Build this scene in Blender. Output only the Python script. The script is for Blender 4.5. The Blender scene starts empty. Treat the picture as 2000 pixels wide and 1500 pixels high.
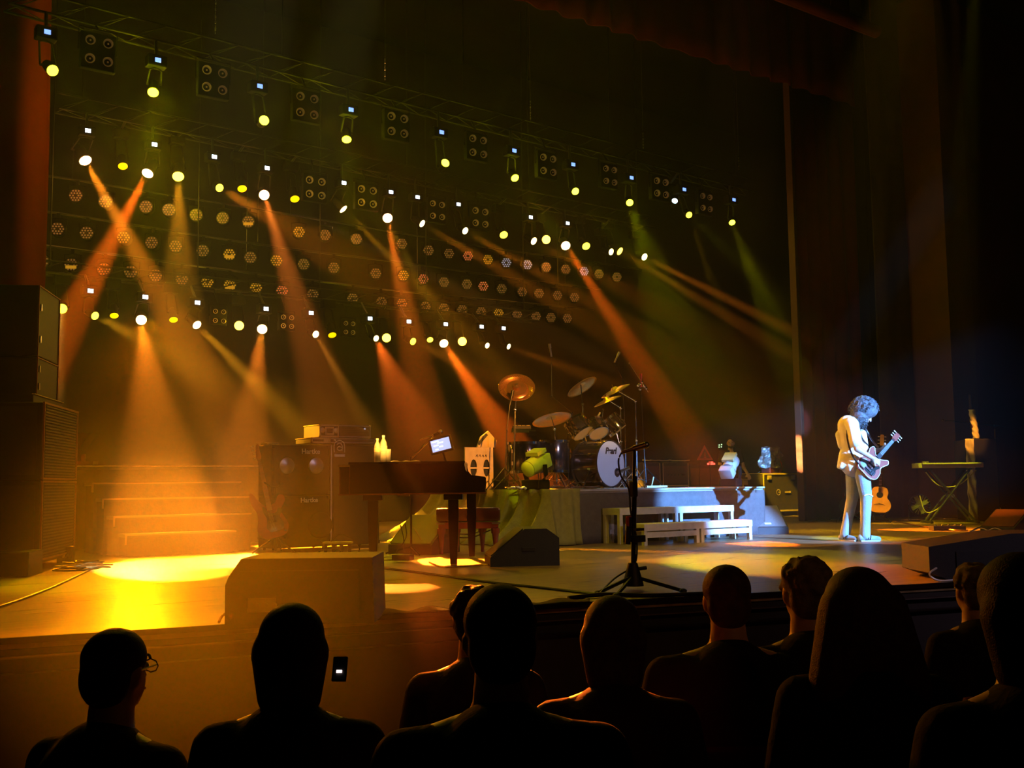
import bpy, bmesh, math, random
from mathutils import Vector, Matrix, Euler
random.seed(7)
sc = bpy.context.scene
COL = sc.collection
R = math.radians
# ------------------------------------------------------------------ camera
FPX = 2100.0
YAW = math.atan(FPX/2900.0)
PITCH = math.atan(195.0/FPX)
ROLL = -0.012
EYE = Vector((0, 0, 0.8))
AX = Vector((math.sin(YAW), math.cos(YAW), 0))
R0 = Vector((math.cos(YAW), -math.sin(YAW), 0))
FW = AX*math.cos(PITCH) + Vector((0, 0, 1))*math.sin(PITCH)
U0 = R0.cross(FW)
RT = R0*math.cos(ROLL) + U0*math.sin(ROLL)
UP = U0*math.cos(ROLL) - R0*math.sin(ROLL)
cam_d = bpy.data.cameras.new('camera'); cam = bpy.data.objects.new('camera', cam_d); COL.objects.link(cam)
cam_d.sensor_width = 36; cam_d.lens = 36*FPX/2000; cam_d.clip_end = 200; cam_d.clip_start = 0.05
m = Matrix.Identity(4)
for i in range(3):
    m[i][0] = RT[i]; m[i][1] = UP[i]; m[i][2] = -FW[i]; m[i][3] = EYE[i]
cam.matrix_world = m
sc.camera = cam
sc.view_settings.view_transform = 'Standard'; sc.view_settings.look = 'None'
sc.view_settings.gamma = 1; sc.view_settings.exposure = 0.0; sc.view_settings.use_curve_mapping = False
cy = sc.cycles
cy.use_denoising = True; cy.use_adaptive_sampling = True; cy.adaptive_threshold = 0.03
cy.max_bounces = 5; cy.diffuse_bounces = 2; cy.glossy_bounces = 3; cy.transmission_bounces = 5
cy.volume_bounces = 0; cy.transparent_max_bounces = 8
cy.sample_clamp_indirect = 3.0; cy.caustics_reflective = False; cy.caustics_refractive = False
w = bpy.data.worlds.new('night'); sc.world = w; w.use_nodes = True
w.node_tree.nodes['Background'].inputs[0].default_value = (0.02, 0.008, 0.004, 1)
w.node_tree.nodes['Background'].inputs[1].default_value = 0.02

def ray(u, v): return (FW*FPX + RT*(u-1000) - UP*(v-750)).normalized()
def F(u, v, z=0.0):
    d = ray(u, v); return EYE + d*((z-EYE.z)/d.z)
def PY(u, v, Y):
    d = ray(u, v); return EYE + d*(Y/d.y)
def PD(u, v, dep):
    d = ray(u, v); return EYE + d*(dep/d.dot(AX))

# ------------------------------------------------------------------ lights
def spot(name, p, tgt, col, watt, deg, blend=0.15, rad=0.05):
    l = bpy.data.lights.new(name, 'SPOT'); o = bpy.data.objects.new(name, l); COL.objects.link(o)
    l.color = col; l.energy = watt; l.spot_size = R(deg); l.spot_blend = blend; l.shadow_soft_size = rad
    o.location = p; o.rotation_euler = (Vector(tgt)-Vector(p)).to_track_quat('-Z', 'Y').to_euler()
    return o
def point(name, p, col, watt, rad=0.05):
    l = bpy.data.lights.new(name, 'POINT'); o = bpy.data.objects.new(name, l); COL.objects.link(o)
    l.color = col; l.energy = watt; l.shadow_soft_size = rad; o.location = p; return o
def area(name, p, tgt, col, watt, sx, sy, spread=180):
    l = bpy.data.lights.new(name, 'AREA'); o = bpy.data.objects.new(name, l); COL.objects.link(o)
    l.shape = 'RECTANGLE'; l.size = sx; l.size_y = sy; l.color = col; l.energy = watt; l.spread = R(spread)
    o.location = p; o.rotation_euler = (Vector(tgt)-Vector(p)).to_track_quat('-Z', 'Y').to_euler()
    return o

# ------------------------------------------------------------------ washes, follow spot
LX = 1.0
# amber/yellow top wash over the stage floor
def lampwash(u, v, Y, tgt, col, W, deg, bl=.7): 
    p = PY(u, v, Y); t_ = Vector(tgt); d = (t_-p).normalized(); spot('wash', p+d*.08, t_, col, W, deg, bl, .1)
lampwash(299, 181, 14.2, (2.6, 8.6, 0), (1, .58, .0), 700, 44)
lampwash(677, 273, 14.2, (6.2, 9.0, 0), (1, .66, .0), 420, 36)
lampwash(1006, 348, 14.2, (10.2, 10.0, 0), (1, .62, .0), 450, 18)
lampwash(1230, 396, 14.2, (13.9, 11.0, 0), (1, .66, .0), 1700, 14, .3)
lampwash(1430, 435, 14.2, (17.4, 11.9, 0), (1, .55, .0), 2600, 12, .3)
# follow spot from the hall, cold white on the guitarist
spot('follow_spot', (12.9, -12, 6.75), (11.75, 8.8, 1.02), (.15, .4, 1.0), 170000, 5.9, .12, .12)
# pink-grey front wash from the hall
spot('front_wash', (9, -10, 8), (11, 8.5, 0), (.8, .58, .75), 1700, 34, .8, .5)
spot('front_wash', (3, -10, 8), (4.5, 13, 1), (1, .42, .12), 500, 36, .8, .5)
# amber side light from stage left on the guitarist's back
p = PY(757, 426, 18.1); spot('side_light', (5.5, 12.9, 6.0), (11.9, 8.9, 1.0), (1, .34, .0), 3200, 12, .4, .1)
# lamps of the rear rigs aimed at their floor pools: lens px, rig Y, pool px, radius, W, colour
for u, v, pu, pv, r, W, col in ((276, 625, 330, 1106, .7, 42000, (1, .22, .01)), (512, 643, 450, 1092,   .55, 38000, (1, .22, .012)), (516, 381, 745, 1138, .42, 80000, (1, .2, .02)),
        (757, 426, 890, 1096, .42, 90000, (1, .17, .01)), (1105, 480, 1480, 1061, .4, 110000, (1, .13, .006)), (121, 603, 30, 1160, .4, 20000, (1, .55, .08))):
    p = PY(u, v, 18.15); q = F(pu, pv, 0); d = (q-p); spot('floor_pool', p+d.normalized()*.06, q, col, W, 2*math.degrees(math.atan(r/d.length)), .08, .05)
# broad amber back light over the left half
p = PY(276, 625, 18.1); spot('back_light', p+Vector((.05, -.1, -.05)), (3.7, 10.4, 0), (1, .2, .0), 3000, 42, .8, .1)
# unseen spots added above the hall to light pools and set pieces
for u, v, r, W, col in ((1355, 1090, .78, 3000, (1, .5, .12)), (1500, 1061, .9, 1800, (1, .5, .1))):
    q = F(u, v, 0); s_ = Vector((q.x-1, 5.6, 8.6)); d = (q-s_).length; spot('unseen_spot', s_, q, col, W, 2*math.degrees(math.atan(r/d)), .08, .05)
spot('unseen_spot', (1.2, 6.0, 6.2), (2.1, 5.3, 0), (1, .2, .0), 4800, 34, .9, .2)
spot('unseen_spot', (6, -8, 8), PY(1012, 770, 12), (1, .33, .02), 42000, 3.6, .7, .1)
spot('unseen_spot', (10, -9, 8), PY(1150, 900, 11.8), (.5, .6, 1), 5000, 4, .8, .1)
# narrow spots added at truss lamp positions to brighten single things
def accent(u, v, Y, tgt, col, W, deg, bl=.3):
    p = PY(u, v, Y); d = (Vector(tgt)-p).normalized(); spot('accent', p+d*.1, tgt, col, W, deg, bl, .04)
accent(617, 653, 18.15, PD(745, 880, 11.0), (1, .3, .02), 50000, 1.7)
accent(735, 661, 18.15, F(915, 1085, .45), (1, .14, .01), 90000, 2.6)
spot('unseen_spot', (14.2, 8, 8.9), PD(1850, 905, 19.4), (.95, .85, .0), 5000, 7.5, .3, .05)  # unseen spots added over the stage for keyboard and cabinet
spot('unseen_spot', (13.5, 8, 9.2), PD(1896, 850, 20.4), (1, .36, .03), 9000, 3.5, .3, .05)
accent(1346, 420, 14.1, PY(1528, 965, 16.2), (1, .55, .0), 14000, 7)
for v_ in (862, 878, 894, 908): accent(516, 381, 18.2, PY(1559, v_, 13.85), (1, .4, .12), 130000, .34, .03)
accent(1006, 348, 14.2, PD(1717, 975, 20), (1, .5, .02), 2500, 3.5)
spot('unseen_spot', (5, 4, 8.8), PY(1043, 912, 11.4), (.8, .95, .0), 3500, 3.4, .5, .05)  # unseen spot added for the moving light on the riser
accent(757, 426, 18.2, PY(1000, 920, 11.9), (1, .5, .02), 14000, 4)
spot('unseen_spot', (0, -6, 7.5), PY(1506, 893, 16.3), (.15, .45, 1), 120000, 1.6, .5, .05)  # unseen spot added to turn the covered fixture blue
accent(677, 273, 14.1, F(965, 1000, .3), (.85, .8, .0), 5200, 12, .8)
# more unseen spots added over the hall to brighten set pieces
def add_unseen_spot(src, tgt, col, W, deg, bl=.3): spot('unseen_spot', src, tgt, col, W, deg, bl, .05)
add_unseen_spot((13.5, 8.5, 9.6), (14.6, 11.0, 0), (1, .58, .0), 1700, 34, .4)
add_unseen_spot((6.0, 5.5, 8.8), (7.4, 9.6, 0), (1, .62, .0), 700, 34, .8)
add_unseen_spot((0, -2, 7), PD(745, 880, 11.0), (1, .42, .05), 60000, 1.3)
add_unseen_spot((6.6, 5.2, 8.9), F(915, 1085, .45), (1, .16, .01), 12000, 4.5)
add_unseen_spot((8, -8, 8), PY(1130, 800, 12.2), (1, .55, .06), 13000, 5, .8)
add_unseen_spot((6, -8, 8), PY(936, 912, 12.4), (1, .36, .04), 24000, 2.4)
for u_, v_, r_ in ((315, 1106, .8), (455, 1092, .6)):
    q_p = F(u_, v_, 0); s_ = Vector((q_p.x-.3, 6.2, 8.8)); add_unseen_spot(s_, q_p, (1, .8, .35), 16000, 2*math.degrees(math.atan(r_/(q_p-s_).length)), .1)

# ------------------------------------------------------------------ materials
def _n(nt, t, **kw):
    n = nt.nodes.new(t)
    for k, v in kw.items(): setattr(n, k, v)
    return n
def mat(name, col, rough=0.5, metal=0.0, emit=None, es=0.0, var=0.12, scale=9.0, bump=0.0, trans=0.0, coat=0.0, spec=0.5, alpha=None):
    m = bpy.data.materials.new(name); m.use_nodes = True; nt = m.node_tree
    b = nt.nodes['Principled BSDF']
    b.inputs['Roughness'].default_value = rough; b.inputs['Metallic'].default_value = metal
    b.inputs['Transmission Weight'].default_value = trans; b.inputs['Coat Weight'].default_value = coat
    b.inputs['Specular IOR Level'].default_value = spec
    tc = _n(nt, 'ShaderNodeTexCoord'); nz = _n(nt, 'ShaderNodeTexNoise'); nz.inputs['Scale'].default_value = scale
    nz.inputs['Detail'].default_value = 4
    nt.links.new(tc.outputs['Object'], nz.inputs['Vector'])
    rp = _n(nt, 'ShaderNodeValToRGB')
    rp.color_ramp.elements[0].position = 0.3; rp.color_ramp.elements[1].position = 0.7
    rp.color_ramp.elements[0].color = (*[c*(1-var) for c in col], 1)
    rp.color_ramp.elements[1].color = (*[min(1, c*(1+var)) for c in col], 1)
    nt.links.new(nz.outputs[0], rp.inputs[0]); nt.links.new(rp.outputs[0], b.inputs['Base Color'])
    if bump:
        bp = _n(nt, 'ShaderNodeBump'); bp.inputs['Strength'].default_value = bump; bp.inputs['Distance'].default_value = 0.01
        nz2 = _n(nt, 'ShaderNodeTexNoise'); nz2.inputs['Scale'].default_value = scale*6
        nt.links.new(tc.outputs['Object'], nz2.inputs['Vector'])
        nt.links.new(nz2.outputs[0], bp.inputs['Height']); nt.links.new(bp.outputs[0], b.inputs['Normal'])
    if emit:
        b.inputs['Emission Color'].default_value = (*emit, 1); b.inputs['Emission Strength'].default_value = es
    if alpha is not None: b.inputs['Alpha'].default_value = alpha
    return m
M = {}
def mk(key, *a, **k): M[key] = mat(key, *a, **k); return M[key]
mk('black', (.012, .011, .011), .55); mk('blackgloss', (.012, .01, .01), .18, coat=.6)
mk('darkmetal', (.03, .03, .03), .35, .8); mk('chrome', (.85, .85, .86), .12, 1.0, var=.03)
mk('steel', (.5, .5, .5), .3, 1.0); mk('rubber', (.01, .01, .01), .8)
mk('tolex', (.011, .009, .008), .6, bump=.3, scale=40); mk('grille', (.025, .022, .02), .7, bump=.6, scale=60)
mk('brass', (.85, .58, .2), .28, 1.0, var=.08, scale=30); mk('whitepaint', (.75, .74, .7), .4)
mk('alu', (.72, .72, .7), .38, .5); mk('wood', (.55, .3, .11), .4, var=.2, scale=14); mk('darkwood', (.018, .006, .003), .3, coat=.25)
mk('amberwood', (.85, .42, .1), .3, coat=.4); mk('mahog', (.3, .05, .025), .25, coat=.6)
mk('skin', (.62, .38, .27), .5, var=.05); mk('greyhair', (.13, .13, .14), .75, var=.35, scale=40, bump=.35)
mk('darkhair', (.03, .018, .012), .6, spec=.08, var=.3, scale=40, bump=.35); mk('brownhair', (.09, .04, .02), .55, spec=.08, var=.3, scale=40, bump=.35)
mk('greyblond', (.2, .15, .1), .6, spec=.08, var=.3, scale=40, bump=.35)
mk('whitecloth', (.86, .86, .84), .8, var=.04, bump=.3); mk('jeans', (.3, .38, .44), .8, var=.12, bump=.4)
mk('darkcloth', (.02, .016, .016), .85, spec=.08, bump=.3); mk('navycloth', (.02, .022, .035), .85, spec=.08, bump=.3); mk('browncloth', (.05, .028, .02), .85, spec=.08, bump=.3)
mk('seatcloth', (.06, .012, .01), .8, spec=.08, bump=.3); mk('redcurtain', (.1, .007, .004), .85, spec=.08, bump=.2, scale=5)
mk('blackcurtain', (.008, .007, .007), .9, spec=.08, bump=.2, scale=5); mk('olivecurtain', (.07, .045, .015), .85)
mk('redwall', (.13, .012, .006), .6, scale=2); mk('redwall2', (.15, .035, .01), .6, scale=2)
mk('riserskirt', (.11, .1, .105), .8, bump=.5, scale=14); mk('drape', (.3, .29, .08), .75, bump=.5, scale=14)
mk('risertop', (.35, .32, .25), .6); mk('beige', (.62, .47, .3), .65, bump=.1); mk('casewood', (.03, .025, .022), .5)
mk('brassedge', (.75, .6, .3), .35, .5); mk('drumshell', (.2, .16, .15), .16, .85); mk('drumhead', (.72, .78, .92), .45, var=.02)
mk('clearhead', (.75, .5, .12), .35, var=.03); mk('copper', (.8, .42, .22), .25, .9)
mk('tubecable', (.012, .012, .012), .45); mk('yellowcable', (.6, .55, .1), .5)
mk('redled', (.3, .02, .02), .4, emit=(1, .05, .03), es=4); mk('greenled', (.1, .3, .1), .4, emit=(.5, 1, .4), es=3)
mk('silver', (.6, .62, .65), .25, .7, bump=1, scale=14)
mk('label', (.8, .8, .78), .5); mk('amberlabel', (.7, .55, .3), .5); mk('inkblack', (.02, .02, .02), .5)
mk('plastic', (.9, .9, .88), .12, trans=.55, var=.02); mk('parshell', (.003, .003, .003), .7, spec=.05); mk('truss', (.009, .008, .007), .6, spec=.15)
mk('speaker', (.07, .05, .035), .6, bump=.8, scale=70)
mk('brownkey', (.035, .012, .006), .3, coat=.3); mk('darkred', (.14, .02, .015), .6); mk('concrete', (.03, .022, .02), .8)
mk('warnred', (.5, .06, .03), .6); mk('litgrille', (.3, .3, .07), .6, bump=1, scale=90)  # wedge grille's olive colour stands in for yellow-green light
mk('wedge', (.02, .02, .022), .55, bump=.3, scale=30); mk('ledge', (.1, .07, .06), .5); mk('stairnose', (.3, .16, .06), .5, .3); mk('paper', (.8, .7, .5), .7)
def emis(name, col, s, dark=1.0):
    m = bpy.data.materials.new(name); m.use_nodes = True; nt = m.node_tree
    b = nt.nodes['Principled BSDF']; b.inputs['Base Color'].default_value = (*[c*dark for c in col], 1)
    b.inputs['Emission Color'].default_value = (*col, 1); b.inputs['Emission Strength'].default_value = s
    return m
M['lens_orange'] = emis('lens_orange', (1, .55, .22), 14); M['lens_yellow'] = emis('lens_yellow', (1, .85, .04), 5)
M['lens_lime'] = emis('lens_lime', (.95, 1, .03), 9); M['lens_cream'] = emis('lens_cream', (1, .8, .35), 6)
M['lens_amber'] = emis('lens_amber', (1, .62, .05), 8); M['lens_gold'] = emis('lens_gold', (.95, .62, .0), 1.4)
M['disp_blue'] = emis('disp_blue', (.16, .3, 1.0), 2.2); M['disp_white'] = emis('disp_white', (.62, .78, 1.0), 7)
M['lens_white'] = emis('lens_white', (.6, .8, 1.0), 4)

# ------------------------------------------------------------------ mesh builder
class MB:
    def __init__(s): s.bm = bmesh.new()
    def _put(s, verts, mtx):
        bmesh.ops.transform(s.bm, matrix=mtx, verts=verts)
    def box(s, c, d, rz=0, rx=0, ry=0, bev=0.0):
        r = bmesh.ops.create_cube(s.bm, size=1); vs = r['verts']
        mt = Matrix.Translation(Vector(c)) @ Euler((rx, ry, rz)).to_matrix().to_4x4() @ Matrix.Diagonal((*d, 1))
        s._put(vs, mt)
        if bev:
            es = list({e for v in vs for e in v.link_edges})
            bmesh.ops.bevel(s.bm, geom=es, offset=bev, segments=2, affect='EDGES', profile=.6)
        return s
    def cyl(s, a, b, r1, r2=None, n=12, caps=True):
        a = Vector(a); b = Vector(b); r2 = r1 if r2 is None else r2
        d = b-a; L = d.length
        if L < 1e-6: return s
        r = bmesh.ops.create_cone(s.bm, cap_ends=caps, segments=n, radius1=r1, radius2=r2, depth=L)
        q = d.to_track_quat('Z', 'Y').to_matrix().to_4x4()
        s._put(r['verts'], Matrix.Translation((a+b)/2) @ q); return s
    def sph(s, c, r, n=12, rot=None):
        if not hasattr(r, '__len__'): r = (r, r, r)
        mt = Matrix.Translation(Vector(c)) @ (Euler(rot).to_matrix().to_4x4() if rot else Matrix.Identity(4)) @ Matrix.Diagonal((*r, 1))
        k = max(6, n*2//3); prof = [(math.sin(math.pi*i/k) if 0 < i < k else 0, -math.cos(math.pi*i/k)) for i in range(k+1)]
        return s.lathe(prof, n, (0, 0, 0), mt)
    def tube(s, pts, r, n=6, smooth=0):
        pts = [Vector(p) for p in pts]
        if smooth: pts = catmull(pts, smooth)
        rings = []
        for i, p in enumerate(pts):
            t = (pts[min(i+1, len(pts)-1)] - pts[max(i-1, 0)]).normalized()
            up = Vector((0, 0, 1)) if abs(t.z) < .95 else Vector((1, 0, 0))
            x = t.cross(up).normalized(); y = x.cross(t)
            rad = r(i/(len(pts)-1)) if callable(r) else r
            rings.append([s.bm.verts.new(p + (x*math.cos(k*2*math.pi/n)+y*math.sin(k*2*math.pi/n))*rad) for k in range(n)])
        for a, b in zip(rings, rings[1:]):
            for k in range(n): s.bm.faces.new((a[k], a[(k+1) % n], b[(k+1) % n], b[k]))
        s.bm.faces.new(rings[0]); s.bm.faces.new(rings[-1][::-1]); return s
    def lathe(s, prof, n=32, c=(0, 0, 0), q=None, close=True):
        """prof: list of (r,z); axis local z; q rotation matrix 4x4."""
        rings = []; new = []
        for r, z in prof:
            if r < 1e-5:
                v = s.bm.verts.new((0, 0, z)); rings.append([v]); new.append(v)
            else:
                rg = [s.bm.verts.new((r*math.cos(k*2*math.pi/n), r*math.sin(k*2*math.pi/n), z)) for k in range(n)]
                rings.append(rg); new += rg
        for a, b in zip(rings, rings[1:]):
            for k in range(n):
                k2 = (k+1) % n
                if len(a) == 1 and len(b) == 1: continue
                if len(a) == 1: s.bm.faces.new((a[0], b[k], b[k2]))
                elif len(b) == 1: s.bm.faces.new((a[k], b[0], a[k2]))
                else: s.bm.faces.new((a[k], b[k], b[k2], a[k2]))
        s._put(new, Matrix.Translation(Vector(c)) @ (q if q else Matrix.Identity(4))); return s
    def prism(s, poly, axis, lo, hi):
        """extrude polygon (2D list) along axis 'x','y','z' from lo to hi."""
        def P(a, b, t):
            return {'x': (t, a, b), 'y': (a, t, b), 'z': (a, b, t)}[axis]
        A = [s.bm.verts.new(P(a, b, lo)) for a, b in poly]; B = [s.bm.verts.new(P(a, b, hi)) for a, b in poly]
        n = len(poly)
        s.bm.faces.new(A[::-1]); s.bm.faces.new(B)
        for i in range(n): s.bm.faces.new((A[i], A[(i+1) % n], B[(i+1) % n], B[i]))
        return s
    def grid(s, fn, nu, nv):
        g = [[s.bm.verts.new(fn(i/nu, j/nv)) for j in range(nv+1)] for i in range(nu+1)]
        for i in range(nu):
            for j in range(nv): s.bm.faces.new((g[i][j], g[i+1][j], g[i+1][j+1], g[i][j+1]))
        return s
    def mesh(s, name, smooth=False):
        bmesh.ops.recalc_face_normals(s.bm, faces=s.bm.faces)
        me = bpy.data.meshes.new(name); s.bm.to_mesh(me); s.bm.free()
        if smooth:
            me.polygons.foreach_set('use_smooth', [True]*len(me.polygons))
            try: me.set_sharp_from_angle(angle=R(40))
            except Exception: pass
        return me
def catmull(pts, k):
    out = []
    P = [pts[0]] + pts + [pts[-1]]
    for i in range(1, len(P)-2):
        p0, p1, p2, p3 = P[i-1:i+3]
        for j in range(k):
            t = j/k
            out.append(.5*((2*p1)+(p2-p0)*t+(2*p0-5*p1+4*p2-p3)*t*t+(3*p1-p0-3*p2+p3)*t**3))
    out.append(pts[-1]); return out

def part(name, mb, mt, parent, smooth=False, label=None, kind=None, solid=0):
    me = mb if isinstance(mb, bpy.types.Mesh) else mb.mesh(name, smooth)
    if not me.materials: me.materials.append(M[mt] if isinstance(mt, str) else mt)
    o = bpy.data.objects.new(name, me); COL.objects.link(o)
    if parent is not None: o.parent = parent
    if label: o['label'] = label
    if kind: o['kind'] = kind
    if solid:
        md = o.modifiers.new('thick', 'SOLIDIFY'); md.thickness = solid; md.offset = 0
    return o
def tag(o, label, cat, group=None):
    o['label'] = label; o['category'] = cat
    if group: o['group'] = group
    return o
def thing(name, label, cat, loc=(0, 0, 0), rz=0, group=None, rot=None):
    o = bpy.data.objects.new(name, None); COL.objects.link(o); o.empty_display_size = .1
    o.location = loc; o.rotation_euler = rot if rot else (0, 0, rz)
    return tag(o, label, cat, group)
def solo(name, mb, mt, label, cat, group=None, smooth=False, kind=None, solid=0):
    o = part(name, mb, mt, None, smooth, None, kind, solid); return tag(o, label, cat, group)
def struct(name, mb, mt, smooth=False, parent=None):
    return part(name, mb, mt, parent, smooth, kind='structure' if parent is None else None)
def copytree(r, loc, rz, label, group=None):
    c = r.copy(); COL.objects.link(c); c.location = loc; c.rotation_euler = (0, 0, rz); c['label'] = label
    if group: c['group'] = group
    for ch in list(r.children):
        d = ch.copy(); COL.objects.link(d); d.parent = c
        for g in list(ch.children):
            e = g.copy(); COL.objects.link(e); e.parent = d
    return c
def inv(o):
    m = Matrix.Translation(o.location) @ o.rotation_euler.to_matrix().to_4x4(); return m.inverted()
_TS = bpy.data.scenes.new('bake')
def _bake(o):
    _TS.collection.objects.link(o); vl = _TS.view_layers[0]; vl.update(); me = bpy.data.meshes.new_from_object(o.evaluated_get(vl.depsgraph))
    bpy.data.objects.remove(o); return me
def text_mesh(s, size, ext=0.002, align='CENTER', bold=0.0, shear=0):
    cu = bpy.data.curves.new('txt', 'FONT'); cu.body = s; cu.size = size; cu.extrude = ext; cu.offset = bold
    cu.align_x = align; cu.align_y = 'CENTER'; cu.shear = shear
    me = _bake(bpy.data.objects.new('txt', cu)); bpy.data.curves.remove(cu); return me
def lettering(name, s, size, loc, parent, mt, rz=0, tilt=90, bold=0.0, shear=0, label=None):
    me = text_mesh(s, size, bold=bold, shear=shear); me.name = name
    me.materials.clear(); me.materials.append(M[mt])
    o = bpy.data.objects.new(name, me); COL.objects.link(o); o.parent = parent; o.location = loc
    o.rotation_euler = (R(tilt), 0, rz)
    if label: o['label'] = label
    return o
def align_mb(pt, d):
    """matrix with local z along d at pt"""
    return Matrix.Translation(Vector(pt)) @ Vector(d).to_track_quat('Z', 'Y').to_matrix().to_4x4()

# blob bodies: tapered capsules and ellipsoids merged by voxel remesh into ONE continuous skin
def blob(name, shapes, vox=0.012, smooth=4):
    b = MB()
    for s in shapes:
        if s[0] == 'c':
            _, a, r1, c, r2 = s
            a = Vector(a); c = Vector(c)
            b.cyl(a, c, r1, r2, 14); b.sph(a, r1, 14); b.sph(c, r2, 14)
        elif s[0] == 'e':
            b.sph(s[1], s[2], 18, s[3] if len(s) > 3 else None)
    me = b.mesh(name); o = bpy.data.objects.new(name, me)
    md = o.modifiers.new('r', 'REMESH'); md.mode = 'VOXEL'; md.voxel_size = vox
    ms = o.modifiers.new('s', 'SMOOTH'); ms.factor = .5; ms.iterations = smooth
    out = _bake(o); out.name = name
    out.polygons.foreach_set('use_smooth', [True]*len(out.polygons)); return out
def ORD(i): return ['first', 'second', 'third', 'fourth', 'fifth', 'sixth', 'seventh', 'eighth', 'ninth', 'tenth', 'eleventh',
    'twelfth', 'thirteenth', 'fourteenth', 'fifteenth', 'sixteenth', 'seventeenth', 'eighteenth', 'nineteenth', 'twentieth',
    'twenty-first', 'twenty-second', 'twenty-third', 'twenty-fourth', 'twenty-fifth'][i]

# ------------------------------------------------------------------ the stage setting
EDGE = [(-5, 6.9), (1.2, 6.42), (2.9, 6.08), (4.56, 5.72), (6.0, 5.32), (7.4, 4.93), (9.0, 4.5), (14, 3.4), (26, 3.0)]
def floor_mat():
    m = bpy.data.materials.new('stage_boards'); m.use_nodes = True; nt = m.node_tree; b = nt.nodes['Principled BSDF']
    tc = _n(nt, 'ShaderNodeTexCoord'); mp = _n(nt, 'ShaderNodeMapping'); mp.inputs['Scale'].default_value = (.35, 9, 1)
    mp.inputs['Rotation'].default_value = (0, 0, 0.03)
    nt.links.new(tc.outputs['Object'], mp.inputs[0])
    nz = _n(nt, 'ShaderNodeTexNoise'); nz.inputs['Scale'].default_value = 2.2; nz.inputs['Detail'].default_value = 7
    nt.links.new(mp.outputs[0], nz.inputs['Vector'])
    rp = _n(nt, 'ShaderNodeValToRGB'); e = rp.color_ramp.elements
    e[0].position = .35; e[0].color = (.2, .13, .06, 1); e[1].position = .65; e[1].color = (.42, .29, .15, 1)
    nt.links.new(nz.outputs[0], rp.inputs[0]); nt.links.new(rp.outputs[0], b.inputs['Base Color'])
    br = _n(nt, 'ShaderNodeTexBrick'); br.inputs['Scale'].default_value = 1; br.inputs['Brick Width'].default_value = 2.4
    br.inputs['Row Height'].default_value = .11; br.inputs['Mortar Size'].default_value = .004
    nt.links.new(tc.outputs['Object'], br.inputs['Vector'])
    mr = _n(nt, 'ShaderNodeMapRange'); mr.inputs[3].default_value = .2; mr.inputs[4].default_value = .42
    nt.links.new(nz.outputs[0], mr.inputs[0]); nt.links.new(mr.outputs[0], b.inputs['Roughness'])
    ad = _n(nt, 'ShaderNodeMath', operation='SUBTRACT'); nt.links.new(nz.outputs[0], ad.inputs[0]); nt.links.new(br.outputs['Fac'], ad.inputs[1])
    bp = _n(nt, 'ShaderNodeBump'); bp.inputs['Strength'].default_value = .25; bp.inputs['Distance'].default_value = .02
    nt.links.new(ad.outputs[0], bp.inputs['Height']); nt.links.new(bp.outputs[0], b.inputs['Normal'])
    return m
M['floor'] = floor_mat()
b = MB(); b.prism(EDGE+[(26, 21.2), (-5, 21.2)], 'z', -.06, 0); FL = struct('floor', b, 'floor')
def strip_along(b, z0, z1, off0, off1, segs=EDGE):
    for (x0, y0), (x1, y1) in zip(segs, segs[1:]):
        vs = []
        for x, y in ((x0, y0), (x1, y1)):
            for o_, z in ((off0, z0), (off1, z0), (off1, z1), (off0, z1)):
                vs.append(b.bm.verts.new((x, y-o_, z)))
        a, c = vs[:4], vs[4:]
        for i in range(4): b.bm.faces.new((a[i], a[(i+1) % 4], c[(i+1) % 4], c[i]))
        b.bm.faces.new(a[::-1]); b.bm.faces.new(c)
    return b
struct('trim_1', strip_along(MB(), -.03, 0.004, 0.0, .03), 'darkwood')
struct('wall_stage_front', strip_along(MB(), -.9, -.061, -.1, -.02), 'concrete')
struct('trim_2', strip_along(MB(), -.108, -.1, -.02, .05), 'ledge')
struct('trim_3', strip_along(MB(), -.2, -.19, -.02, .05), 'darkwood')
b = MB(); b.box((8, 1.3, -.95), (34, 12.6, .1)); struct('floor_auditorium', b, 'concrete')
b = MB(); b.box((10, 21.25, 5), (36, .2, 12)); struct('wall_back', b, 'blackcurtain')
b = MB(); b.box((10, 12, 11.4), (36, 20, .2)); struct('ceiling', b, 'black')

def curtain(name, x0, x1, Y, z0, z1, mt, amp=.09, wl=.34, seed=0, kind=True):
    rnd = random.Random(seed); ph = [rnd.uniform(0, 6.3) for _ in range(4)]
    n = max(24, int((x1-x0)/.035))
    def fn(i, j):
        x = x0+(x1-x0)*i; z = z0+(z1-z0)*j
        y = Y + amp*math.sin(x/wl*6.283+ph[0]+.4*math.sin(x*1.7+ph[1])) + amp*.4*math.sin(x*2.3/wl*3.1+ph[2]+.3*z/ (z1-z0))
        return Vector((x+.02*math.sin(z*.7+x*9), y, z))
    b = MB(); b.grid(fn, n, 6)
    return part(name, b, mt, None, True, kind='structure', solid=.02)
def XY(u, Y): return PY(u, 800, Y).x
curtain('wall_curtain_left', XY(85, 15.2)-4.5, XY(83, 15.2), 15.2, 0, 11, 'redcurtain', seed=2, amp=.12, wl=.75)
curtain('wall_curtain_right', XY(1558, 13.9)+.05, XY(1684, 13.9), 13.9, .01, 8.95, 'redcurtain', seed=3, amp=.07, wl=.4)
curtain('wall_border_cloth', XY(700, 13.7), XY(1700, 13.7), 13.75, 8.75, 11.3, 'redcurtain', seed=5, amp=.05, wl=.6)
curtain('wall_leg_black', XY(1684, 14.6)-.4, XY(1990, 14.6)+1.5, 14.6, .01, 11.3, 'blackcurtain', seed=6)
curtain('wall_leg_olive', XY(1722, 13.5), XY(1788, 13.5), 13.5, .01, 11.3, 'olivecurtain', amp=.03, wl=.8, seed=8)
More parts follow.
